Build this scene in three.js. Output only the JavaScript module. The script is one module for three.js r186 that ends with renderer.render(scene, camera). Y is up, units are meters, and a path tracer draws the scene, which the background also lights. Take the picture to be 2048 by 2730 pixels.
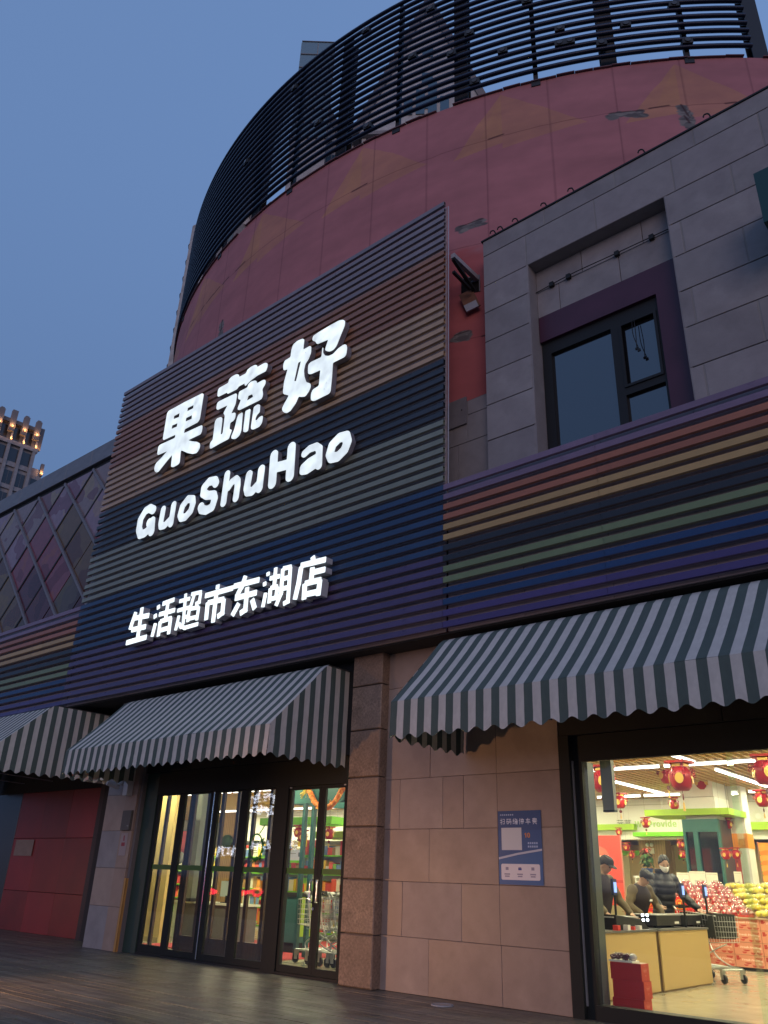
import * as THREE from 'three';
import { mergeGeometries, mergeVertices, toCreasedNormals } from 'three/addons/utils/BufferGeometryUtils.js';
import { MarchingCubes } from 'three/addons/objects/MarchingCubes.js';
import { RectAreaLightUniformsLib } from 'three/addons/lights/RectAreaLightUniformsLib.js';
import { TextGeometry } from 'three/addons/geometries/TextGeometry.js';
import { FontLoader } from 'three/addons/loaders/FontLoader.js';
import { ImprovedNoise } from 'three/addons/math/ImprovedNoise.js';

// ---------------------------------------------------------------- camera, sky, sun, exposure
const scene = new THREE.Scene();
const camera = new THREE.PerspectiveCamera(65.41, 0.75, 0.05, 1500);
camera.position.set(0, 1.25, 0);
camera.rotation.set(0.434621, 0.721428, 0.037989, 'YXZ');
const renderer = new THREE.WebGLRenderer({ antialias: true });
renderer.setSize(768, 1024);
renderer.toneMapping = THREE.LinearToneMapping;
renderer.toneMappingExposure = 1.0;
renderer.shadowMap.enabled = true;
RectAreaLightUniformsLib.init();

const SUN_DIR = new THREE.Vector3(0.62, 0.2, 0.76).normalize();      // the afterglow, behind the photographer
{ // dusk sky: deep blue overhead, paler and greyer towards the horizon, a faint mauve afterglow where the sun has set
  const W = 512, H = 256, d = new Float32Array(W * H * 4), v = new THREE.Vector3();
  for (let j = 0; j < H; j++) for (let i = 0; i < W; i++) {
    const th = (j + 0.5) / H * Math.PI - Math.PI / 2, ph = (i + 0.5) / W * 2 * Math.PI - Math.PI;
    v.set(Math.cos(th) * Math.cos(ph), Math.sin(th), Math.cos(th) * Math.sin(ph));
    const e = Math.max(v.y, -0.05), t = THREE.MathUtils.smoothstep(e, 0.05, 0.75);
    let r = 0.098 + 0.036 * t, g = 0.172 + 0.062 * t, b = 0.335 + 0.125 * t;
    const east = 0.5 + 0.5 * (v.x * 0.94 - v.z * 0.34);                  // a little brighter to the right of the view
    const lift = 1 + 0.5 * Math.pow(east, 2) * (0.4 + 0.6 * t);
    r *= lift; g *= lift; b *= lift;
    const glow = Math.exp(-Math.pow(Math.max(0, e) / 0.2, 2)) * Math.pow(Math.max(0, v.dot(SUN_DIR)), 2);
    r += 0.55 * glow; g += 0.36 * glow; b += 0.34 * glow;
    if (v.y < 0) { const k = 1 + Math.max(-0.9, v.y * 3); r *= k; g *= k; b *= k; }
    const o = (j * W + i) * 4; d[o] = r; d[o + 1] = g; d[o + 2] = b; d[o + 3] = 1;
  }
  const sky = new THREE.DataTexture(d, W, H, THREE.RGBAFormat, THREE.FloatType);
  sky.mapping = THREE.EquirectangularReflectionMapping;
  sky.magFilter = sky.minFilter = THREE.LinearFilter; sky.needsUpdate = true;
  scene.background = sky; scene.environment = sky;
}
const sun = new THREE.DirectionalLight(new THREE.Color(1, 0.74, 0.66), 0.5);
sun.position.copy(SUN_DIR).multiplyScalar(60); sun.castShadow = true; sun.shadow.radius = 60;
Object.assign(sun.shadow.camera, { left: -40, right: 40, top: 40, bottom: -40, near: 1, far: 160 });
scene.add(sun);

// ---------------------------------------------------------------- helpers
function mulberry(a) { return () => { a |= 0; a = a + 0x6D2B79F5 | 0; let t = Math.imul(a ^ a >>> 15, 1 | a); t = t + Math.imul(t ^ t >>> 7, 61 | t) ^ t; return ((t ^ t >>> 14) >>> 0) / 4294967296; }; }
const rnd = mulberry(77);
const rr = (a, b) => a + (b - a) * rnd();
const noise = new ImprovedNoise();
const fbm = (x, y, z = 0, o = 4) => { let s = 0, a = 0.5; for (let i = 0; i < o; i++) { s += a * noise.noise(x, y, z); x *= 2.03; y *= 2.03; z += 7.1; a *= 0.5; } return s; };

const used = {};
function numbered(n) { if (used[n] === undefined) { used[n] = 0; return n; } used[n]++; return n + '_' + String(used[n]).padStart(3, '0'); }
function thing(name, label, category, pos = [0, 0, 0], group, turn = 0) {
  const o = new THREE.Group(); o.name = numbered(name); o.position.set(...pos); o.rotation.y = turn;
  o.userData = { label, category }; if (group) o.userData.group = group;
  scene.add(o); return o;
}
function part(name, g, m, parent, label) {
  const o = new THREE.Mesh(g, m); o.name = name; o.castShadow = o.receiveShadow = true;
  if (label) o.userData.label = label;
  parent.add(o); return o;
}
function single(name, g, m, label, category, group) {
  const o = new THREE.Mesh(g, m); o.name = numbered(name); o.castShadow = o.receiveShadow = true;
  o.userData = { label, category }; if (group) o.userData.group = group;
  scene.add(o); return o;
}
function struct(name, g, m) { const o = new THREE.Mesh(g, m); o.name = name; o.castShadow = o.receiveShadow = true; o.userData = { kind: 'structure' }; scene.add(o); return o; }
function copyOf(src, pos, turn, label, group, s) {
  const c = src.clone(); c.name = numbered(src.name.replace(/_\d+$/, '')); c.position.set(...pos); c.rotation.y = turn;
  c.userData = { ...src.userData, label: label || src.userData.label }; if (group) c.userData.group = group;
  if (s) c.scale.setScalar(s);
  scene.add(c); return c;
}
const stuff = (o) => { o.userData.kind = 'stuff'; return o; };

// a box from corner to corner, uv in metres by face direction
function box(x0, y0, z0, x1, y1, z1) {
  const g = new THREE.BoxGeometry(x1 - x0, y1 - y0, z1 - z0);
  g.translate((x0 + x1) / 2, (y0 + y1) / 2, (z0 + z1) / 2); return metreUV(g);
}
function metreUV(g) {
  if (!g.attributes.normal) g.computeVertexNormals();
  const p = g.attributes.position, n = g.attributes.normal, uv = new Float32Array(p.count * 2);
  for (let i = 0; i < p.count; i++) {
    const ax = Math.abs(n.getX(i)), ay = Math.abs(n.getY(i)), az = Math.abs(n.getZ(i));
    let u, v;
    if (ay >= ax && ay >= az) { u = p.getX(i); v = p.getZ(i); } else if (ax > az) { u = p.getZ(i); v = p.getY(i); } else { u = p.getX(i); v = p.getY(i); }
    uv[i * 2] = u; uv[i * 2 + 1] = v;
  }
  g.setAttribute('uv', new THREE.BufferAttribute(uv, 2)); return g;
}
// a slab with chamfered front edges (front faces +z)
function slab(x0, y0, x1, y1, zb, zf, c = 0.008) {
  const s = new THREE.Shape(); s.moveTo(x0 + c, y0 + c); s.lineTo(x1 - c, y0 + c); s.lineTo(x1 - c, y1 - c); s.lineTo(x0 + c, y1 - c); s.closePath();
  const g = new THREE.ExtrudeGeometry(s, { depth: zf - zb - c, bevelEnabled: true, bevelThickness: c, bevelSize: c, bevelSegments: 1, curveSegments: 1 });
  g.translate(0, 0, zb); return metreUV(g);
}
const V = (x, y, z) => new THREE.Vector3(x, y, z);
function bar(a, b, r, seg = 6) {
  const A = V(...a), B = V(...b), d = B.clone().sub(A), g = new THREE.CylinderGeometry(r, r, d.length(), seg);
  g.translate(0, d.length() / 2, 0);
  g.applyQuaternion(new THREE.Quaternion().setFromUnitVectors(V(0, 1, 0), d.normalize())); g.translate(...a); return g;
}
function beam(a, b, w, h) { // square bar between two points
  const A = V(...a), B = V(...b), d = B.clone().sub(A), L = d.length(), g = new THREE.BoxGeometry(w, h, L);
  const m = new THREE.Matrix4().lookAt(A, B, Math.abs(d.y) > 0.98 * L ? V(0, 0, 1) : V(0, 1, 0));
  g.applyMatrix4(m); g.translate((A.x + B.x) / 2, (A.y + B.y) / 2, (A.z + B.z) / 2); return metreUV(g);
}
function tube(pts, r, n = 24, seg = 6) { return new THREE.TubeGeometry(new THREE.CatmullRomCurve3(pts.map((p) => V(...p))), n, r, seg); }
function join(list) {
  const l = list.filter(Boolean).map((g) => { const q = g.index ? g.toNonIndexed() : g.clone(); for (const k of Object.keys(q.attributes)) if (!['position', 'normal', 'uv'].includes(k)) q.deleteAttribute(k); if (!q.attributes.uv) metreUV(q); return q; });
  return mergeGeometries(l, false);
}

// ---------------------------------------------------------------- textures and materials
function dataTex(w, h, fn, srgb = true, rep) {
  const d = new Uint8Array(w * h * 4);
  for (let y = 0; y < h; y++) for (let x = 0; x < w; x++) {
    const c = fn(x / w, y / h), o = (y * w + x) * 4;
    const a = Array.isArray(c) ? c : [c, c, c];
    for (let k = 0; k < 3; k++) d[o + k] = Math.max(0, Math.min(255, a[k] * 255));
    d[o + 3] = a.length > 3 ? a[3] * 255 : 255;
  }
  const t = new THREE.DataTexture(d, w, h); t.wrapS = t.wrapT = THREE.RepeatWrapping; t.magFilter = THREE.LinearFilter; t.minFilter = THREE.LinearMipmapLinearFilter; t.generateMipmaps = true;
  if (srgb) t.colorSpace = THREE.SRGBColorSpace;
  if (rep) t.repeat.set(rep[0], rep[1]);
  t.needsUpdate = true; return t;
}
// noise that wraps: blends four shifted copies
function wrapN(u, v, f, z = 0, o = 4) {
  const s = (a, b) => fbm(a * f, b * f, z, o);
  return (1 - u) * (1 - v) * s(u, v) + u * (1 - v) * s(u - 1, v) + (1 - u) * v * s(u, v - 1) + u * v * s(u - 1, v - 1);
}
const speck = (() => { const r = mulberry(5), n = 512, a = new Float32Array(n * n); for (let i = 0; i < n * n; i++) a[i] = r(); return (u, v) => a[(Math.floor(v * n) % n) * n + (Math.floor(u * n) % n)]; })();
const T = {
  stone: dataTex(512, 512, (u, v) => { const n = wrapN(u, v, 5, 1), s = wrapN(u, v, 2, 9, 3), st = Math.max(0, wrapN(u, v, 11, 17, 3)), k = 0.9 + 0.16 * n + 0.07 * s - 0.1 * st + 0.05 * (speck(u, v) - 0.5); return [k, k * (0.985 + 0.03 * s), k * 0.97]; }, true, [0.6, 0.6]),
  granite: dataTex(512, 512, (u, v) => { const n = wrapN(u, v, 26, 3, 3), s = wrapN(u, v, 4, 5, 3), k = 0.8 + 0.34 * n + 0.28 * s + 0.26 * (speck(u, v) - 0.5); return [k, k * 0.985, k * 0.96]; }, true, [1.1, 1.1]),
  plaster: dataTex(512, 512, (u, v) => { const n = wrapN(u, v, 7, 2), s = wrapN(u * 1, v * 1, 3, 4), st = Math.max(0, wrapN(u, v * 0.999, 9, 11, 3)); const k = 0.92 + 0.2 * n + 0.14 * s - 0.12 * st; return k; }, true, [0.25, 0.25]),
  metal: dataTex(512, 128, (u, v) => { const n = wrapN(u, v, 6, 6), s = wrapN(u, v, 20, 8, 2); return 0.92 + 0.16 * n + 0.07 * s; }, true, [0.4, 0.8]),
  rough: dataTex(256, 256, (u, v) => 0.72 + 0.5 * wrapN(u, v, 6, 14), false, [0.6, 0.6]),
  bumpStone: dataTex(512, 512, (u, v) => 0.5 + 0.45 * wrapN(u, v, 12, 21, 5) + 0.08 * (speck(u, v) - 0.5), false, [0.8, 0.8]),
  deck: dataTex(1024, 128, (u, v) => { const g = wrapN(u * 1, v, 3, 31, 3), f = noise.noise(u * 9, v * 46, 3) * 0.5 + noise.noise(u * 30, v * 90, 8) * 0.3, st = wrapN(u, v, 6, 40, 3); const k = 0.8 + 0.3 * g + 0.2 * f + 0.25 * st; return [k, k * 0.97, k * 0.92]; }, true, [0.5, 5]),
  fabric: dataTex(256, 256, (u, v) => 0.5 + 0.3 * Math.sin(u * 400) * Math.sin(v * 400) + 0.3 * wrapN(u, v, 8, 3), false, [3, 3]),
  wood: dataTex(512, 512, (u, v) => { const g = Math.sin((u * 14 + 1.4 * wrapN(u, v, 3, 5)) * 6.28) * 0.07, f = noise.noise(u * 120, v * 4, 1) * 0.1; const k = 0.88 + g + f; return [k, k * 0.98, k * 0.93]; }, true, [1, 0.5]),
};
const lin = (r, g, b) => new THREE.Color().setRGB(r, g, b);
function std(color, rough = 0.7, o = {}) { return new THREE.MeshStandardMaterial({ color, roughness: rough, metalness: 0, ...o }); }
function phys(color, rough, o = {}) { return new THREE.MeshPhysicalMaterial({ color, roughness: rough, metalness: 0, ...o }); }
const glow = (r, g, b, k) => new THREE.MeshStandardMaterial({ color: 0x222222, roughness: 0.5, emissive: lin(r, g, b), emissiveIntensity: k });
const M = {
  ply: std(lin(0.52, 0.36, 0.14), 0.5),
  wallStone: std(lin(0.43, 0.335, 0.29), 0.5, { map: T.stone, bumpMap: T.bumpStone, bumpScale: 0.002 }),
  wallStoneB: std(lin(0.4, 0.305, 0.262), 0.46, { map: T.stone, bumpMap: T.bumpStone, bumpScale: 0.002 }),
  wallStoneC: std(lin(0.46, 0.365, 0.32), 0.55, { map: T.stone, bumpMap: T.bumpStone, bumpScale: 0.002 }),
  granite: std(lin(0.42, 0.3, 0.23), 0.55, { map: T.granite, bumpMap: T.bumpStone, bumpScale: 0.004 }),
  graniteB: std(lin(0.39, 0.275, 0.21), 0.6, { map: T.granite, bumpMap: T.bumpStone, bumpScale: 0.004 }),
  greyStone: std(lin(0.36, 0.345, 0.36), 0.8, { map: T.stone, bumpMap: T.bumpStone, bumpScale: 0.003 }),
  greyStoneB: std(lin(0.335, 0.32, 0.335), 0.8, { map: T.stone, bumpMap: T.bumpStone, bumpScale: 0.003 }),
  greyStoneC: std(lin(0.385, 0.365, 0.38), 0.8, { map: T.stone, bumpMap: T.bumpStone, bumpScale: 0.003 }),
  mortar: std(lin(0.16, 0.14, 0.14), 0.95), mortarPale: std(lin(0.34, 0.33, 0.33), 0.95, { map: T.stone }),
  black: std(lin(0.008, 0.009, 0.01), 0.65), frame: std(lin(0.006, 0.008, 0.0075), 0.7), frameGreen: std(lin(0.03, 0.055, 0.045), 0.5),
  darkSoffit: std(lin(0.03, 0.03, 0.032), 0.9), steel: std(lin(0.42, 0.42, 0.43), 0.45, { metalness: 0.6 }), chrome: std(lin(0.75, 0.75, 0.76), 0.16, { metalness: 1 }),
  galv: std(lin(0.4, 0.4, 0.42), 0.5, { map: T.metal }), glass: phys(0xffffff, 0.02, { transmission: 1, thickness: 0, ior: 1.5 }),
};

const ORD = ['first', 'second', 'third', 'fourth', 'fifth', 'sixth', 'seventh', 'eighth', 'ninth', 'tenth', 'eleventh', 'twelfth', 'thirteenth', 'fourteenth', 'fifteenth', 'sixteenth', 'seventeenth', 'eighteenth', 'nineteenth', 'twentieth', 'twenty first', 'twenty second', 'twenty third', 'twenty fourth', 'twenty fifth', 'twenty sixth'];

// ================================================================ GROUND
struct('ground', (() => { const g = new THREE.PlaneGeometry(1200, 1200, 1, 1); g.rotateX(-Math.PI / 2); g.translate(0, -0.06, 0); return metreUV(g); })(), std(lin(0.07, 0.068, 0.066), 0.9, { map: T.stone }));
{ // boardwalk in front of the shop: boards running along the facade
  const deck = struct('pavement', box(-40, -0.055, -9.9, 14, -0.03, 1.5), std(lin(0.02, 0.02, 0.02), 0.95));
  const mats = [0.26, 0.22, 0.3, 0.19, 0.24].map((k, i) => std(lin(k, k * 0.97, k * (0.84 + 0.02 * i)), 0.55, { map: T.deck, roughnessMap: T.rough, bumpMap: T.deck, bumpScale: 0.003 }));
  const W = 0.145, gap = 0.009, near = [];
  let count = 0;
  for (let r = 0; r < 76; r++) {
    const z1 = -9.87 + r * W + W - gap, z0 = -9.87 + r * W;
    let x = -32 - 2.4 * ((r * 0.37) % 1);
    while (x < 8) {
      const L = 2.4, y = rr(-0.003, 0.001), g = box(x, -0.03, z0, x + L - 0.006, y, z1);
      const inView = x + L > -17.5 && x < -4.2 && z0 > -9.1 && z0 < -4.0 && (z0 + 9) < (x + 17.5) * 0.62 + 0.6;
      if (inView && count < 296) { const b = part('deck_board', g, mats[Math.floor(rnd() * 5)], deck); count++; } else near.push(g);
      x += L;
    }
  }
  stuff(part('deck_boards', join(near), mats[1], deck));
}
for (let i = 0; i < 1; i++) { // drain cover set in the boards near the wall
  const t = thing('drain_cover', 'small round metal cover on the boards below the stone wall', 'drain cover', [-6.35, 0.002, -8.55]);
  part('cover', new THREE.CylinderGeometry(0.11, 0.11, 0.012, 24), M.steel, t); part('rim', new THREE.TorusGeometry(0.12, 0.012, 6, 28).rotateX(Math.PI / 2), M.galv, t);
}

// ================================================================ DRUM (round red hall)
const DC = [-10.76, -22.92], DR = 14.24, DTOP = 15.81;
const onDrum = (deg, y, r = DR) => [DC[0] + r * Math.sin(deg * Math.PI / 180), y, DC[1] + r * Math.cos(deg * Math.PI / 180)];
{
  const t = thing('round_hall', 'large round red painted hall behind the slatted sign', 'building', [DC[0], 0, DC[1]]);
  // painted wall: faded orange tents on red, peeled patches, seams
  const A0 = -70, A1 = 100, Y0 = 8.48, W = 2048, H = 640, cv = document.createElement('canvas'); cv.width = W; cv.height = H;
  const c = cv.getContext('2d');
  const X = (a) => (a - A0) / (A1 - A0) * W, Y = (y) => (DTOP - y) / (DTOP - Y0) * H;
  const grd = (x, y) => fbm(x * 0.012, y * 0.012, 3, 4);
  const img = c.createImageData(W, H);
  const tents = [-58, -44, -30.2, -16.8, -4.6, 8, 20.6, 34, 47.5, 61, 74, 88];
  for (let y = 0; y < H; y++) for (let x = 0; x < W; x++) {
    const a = A0 + x / W * (A1 - A0), hy = DTOP - y / H * (DTOP - Y0);
    let r = 176, g = 114, b = 118;
    const n = grd(x, y), n2 = fbm(x * 0.05, y * 0.05, 9, 3), n3 = fbm(x * 0.004, y * 0.02, 5, 3);
    let or = 0;
    for (const p of tents) {
      const d = a - p, up = 15.72 + 0.12 * n - hy;
      if (up > 0) {
        const left = d < 0 && d > -4.6 && up > -d * 0.36 && hy > 14.22 + (d + 4.6) * 0.03;
        const right = d >= 0 && d < 8.6 && up > d * 0.2 + 0.15 * 0 && hy > 14.2 + d * 0.035;
        if (left) or = Math.max(or, 0.75); if (right) or = Math.max(or, 0.6);
        if (d < 0 && d > -3.2 && up > -d * 0.62 && hy > 14.6) or = 0.9;
      }
    }
    or *= 0.9 + 0.3 * n2;
    r += or * 12; g += or * 22; b += or * -16;
    const k = 1 + 0.10 * n + 0.07 * n2 + 0.1 * n3;
    const lower = THREE.MathUtils.clamp((12.0 - hy + 0.5 * n2) / 0.25, 0, 1) * 0.5;       // repainted, redder lower coat
    r -= lower * 6; g -= lower * 44; b -= lower * 50;
    const o = (y * W + x) * 4; img.data[o] = r * k; img.data[o + 1] = g * k; img.data[o + 2] = b * k; img.data[o + 3] = 255;
  }
  c.putImageData(img, 0, 0);
  c.lineCap = 'round';
  const line = (p, w, col) => { c.strokeStyle = col; c.lineWidth = w; c.beginPath(); p.forEach((q, i) => i ? c.lineTo(X(q[0]), Y(q[1])) : c.moveTo(X(q[0]), Y(q[1]))); c.stroke(); };
  const R = mulberry(12);
  for (let a = -66; a < 100; a += 5.02) { line([[a, 15.8], [a + 0.03, 13.4], [a, 10.6], [a, 8]], 1.2, 'rgba(70,34,40,.3)'); if (R() > 0.5) line([[a, 13.2 - R() * 2], [a + 0.06, 12.4 - R()]], 2.4, 'rgba(60,28,32,.6)'); }
  for (const y of [14.55, 11.95, 9.85]) { const p = []; for (let a = -70; a < 100; a += 0.8) p.push([a, y + 0.03 * (R() - 0.5)]); line(p, 1.2, 'rgba(74,34,36,.4)'); for (let i = 0; i < 18; i++) { const a = -60 + R() * 150; line([[a, y], [a + 0.6 + R(), y + 0.03]], 3, 'rgba(56,26,28,.65)'); } }
  const peel = (a0, y0, a1, y1) => { for (let i = 0; i < 34; i++) { const t2 = R(), a = a0 + (a1 - a0) * t2, y = y0 + (y1 - y0) * t2 + (R() - 0.5) * 0.12; c.fillStyle = ['#6d6a68', '#837d79', '#5b5556'][i % 3]; c.beginPath(); c.ellipse(X(a), Y(y), 2 + R() * 5, 1.5 + R() * 4, R(), 0, 7); c.fill(); } c.strokeStyle = 'rgba(50,22,24,.7)'; c.lineWidth = 1.6; c.beginPath(); c.moveTo(X(a0), Y(y0 + 0.08)); c.lineTo(X(a1), Y(y1 + 0.08)); c.stroke(); };
  peel(17.1, 12.4, 18.9, 12.45); peel(16.7, 9.92, 17.7, 9.95); peel(28.8, 14.47, 31.2, 14.44); peel(34.0, 14.5, 34.5, 14.1); peel(34.1, 14.2, 34.4, 14.0); peel(-9.8, 13.2, -9.7, 12.8);
  const tex = new THREE.CanvasTexture(cv); tex.colorSpace = THREE.SRGBColorSpace; tex.anisotropy = 8;
  const n = 170, pos = [], uv = [], idx = [];
  for (let i = 0; i <= n; i++) { const a = A0 + (A1 - A0) * i / n, p = onDrum(a, 0); for (const [yy, vv] of [[Y0, 0], [DTOP, 1]]) { pos.push(p[0] - DC[0], yy, p[2] - DC[1]); uv.push(i / n, vv); } if (i < n) idx.push(2 * i, 2 * i + 2, 2 * i + 1, 2 * i + 1, 2 * i + 2, 2 * i + 3); }
  const g = new THREE.BufferGeometry(); g.setAttribute('position', new THREE.Float32BufferAttribute(pos, 3)); g.setAttribute('uv', new THREE.Float32BufferAttribute(uv, 2)); g.setIndex(idx); g.computeVertexNormals();
  part('wall', g, std(0xffffff, 0.85, { map: tex }), t);
  part('rear_wall', new THREE.CylinderGeometry(DR, DR, DTOP - 8.48, 90, 1, true, 100 * Math.PI / 180, 190 * Math.PI / 180).translate(0, (DTOP + 8.48) / 2, 0), std(lin(0.25, 0.06, 0.07), 0.85), t);
  part('roof', new THREE.CylinderGeometry(DR - 0.02, DR - 0.02, 0.2, 120).translate(0, DTOP - 0.14, 0), std(lin(0.12, 0.11, 0.11), 0.9), t);
  const cop = []; for (let i = 0; i < 120; i++) { const a = -70 + i * 1.42; if (i % 17 === 9) continue; cop.push(beam(onDrum(a, 0, DR - 0.005).map((v, k) => v - [DC[0], -DTOP - 0.012 - 0.02 * (i % 3 === 1 ? 1 : 0), DC[1]][k]), onDrum(a + 1.4, 0, DR - 0.005).map((v, k) => v - [DC[0], -DTOP - 0.012 - 0.02 * (i % 3 === 1 ? 1 : 0), DC[1]][k]), 0.1, 0.022)); }
  part('coping', join(cop), std(lin(0.14, 0.06, 0.065), 0.7), t);
}
{ // louvre crown on top of the drum
  const t = thing('louvre_crown', 'dark curved screen of horizontal tubes crowning the round red hall', 'louvre screen', [DC[0], 0, DC[1]]);
  const navy = std(lin(0.012, 0.018, 0.045), 0.4, { metalness: 0.3 }), dark = std(lin(0.016, 0.016, 0.02), 0.6);
  class Arc extends THREE.Curve { constructor(y, r, a, b) { super(); Object.assign(this, { y, r, a, b }); } getPoint(s, o = V(0, 0, 0)) { const q = (this.a + (this.b - this.a) * s) * Math.PI / 180; return o.set(this.r * Math.sin(q), this.y, this.r * Math.cos(q)); } }
  const rails = 18, pitch = 0.2255;
  for (let i = 0; i < rails; i++) part('rail', new THREE.TubeGeometry(new Arc(DTOP + 0.31 + i * pitch, DR + 0.03, -62, 40.1), 90, 0.047, 6), navy, t);
  const rot = (g, deg) => g.rotateY(deg * Math.PI / 180);
  const top = DTOP + 0.31 + 17 * pitch;
  for (let k = 0; k < 9; k++) { // heavy posts behind the tubes, thin ones between them
    const a = 41 - 12.1 * k + (k ? 0.4 : 0), L = top - DTOP + 0.02;
    const heavy = join([box(-0.15, DTOP - 0.02, DR - 0.13, 0.15, top + 0.03, DR - 0.11), box(-0.012, DTOP - 0.02, DR - 0.3, 0.012, top + 0.03, DR - 0.13), box(-0.15, DTOP - 0.02, DR - 0.32, 0.15, top + 0.03, DR - 0.3), box(-0.2, DTOP - 0.02, DR - 0.36, 0.2, DTOP + 0.02, DR - 0.1)]);
    part('heavy_post', rot(heavy, a), dark, t);
    const thin = join([box(-0.045, DTOP - 0.02, DR - 0.12, 0.045, top + 0.02, DR - 0.03), box(-0.09, DTOP - 0.12, DR - 0.12, 0.09, DTOP + 0.06, DR + 0.02)]);
    if (a - 5.9 > -62) part('thin_post', rot(thin, a - 5.8), dark, t);
  }
}
{ // small lamp boxes clipped between the tubes
  const at = [[23.2, 18.17], [25.7, 17.24], [25.6, 16.74], [18.2, 17.81], [21, 16.87], [26.4, 16.64], [28.8, 16.43], [30.8, 16.87], [34.7, 17.31], [35.2, 16.18], [38.6, 17.52], [16.6, 17.34], [18.6, 16.22], [14.6, 19.23], [12.9, 17.82], [7.7, 19.7], [8.6, 16.2], [-1.5, 19.4], [-9, 18.3], [2.6, 17.3]];
  let first;
  at.sort((p, q) => q[0] - p[0]);
  at.forEach(([a, y], i) => {
    const label = `dark lamp box ${ORD[i]} from the right end of the louvre, ${y > 18.3 ? 'near its top' : y > 16.9 ? 'halfway up' : 'near its foot'}`;
    const yy = DTOP + 0.31 + (Math.round((y - DTOP - 0.31 - 0.11) / 0.2255) + 0.5) * 0.2255;
    if (!first) {
      first = thing('lamp_box', label, 'lamp', onDrum(a, yy, DR + 0.0), 'lamp boxes on the louvre screen', a * Math.PI / 180);
      part('housing', box(-0.1, -0.075, -0.05, 0.1, 0.075, 0.1), std(lin(0.02, 0.02, 0.022), 0.6), first);
      part('lens', new THREE.CylinderGeometry(0.055, 0.055, 0.02, 16).rotateX(Math.PI / 2).translate(0, 0, 0.11), std(lin(0.06, 0.05, 0.045), 0.25), first);
    } else copyOf(first, onDrum(a, yy, DR + 0.0), a * Math.PI / 180, label);
  });
}

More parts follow.
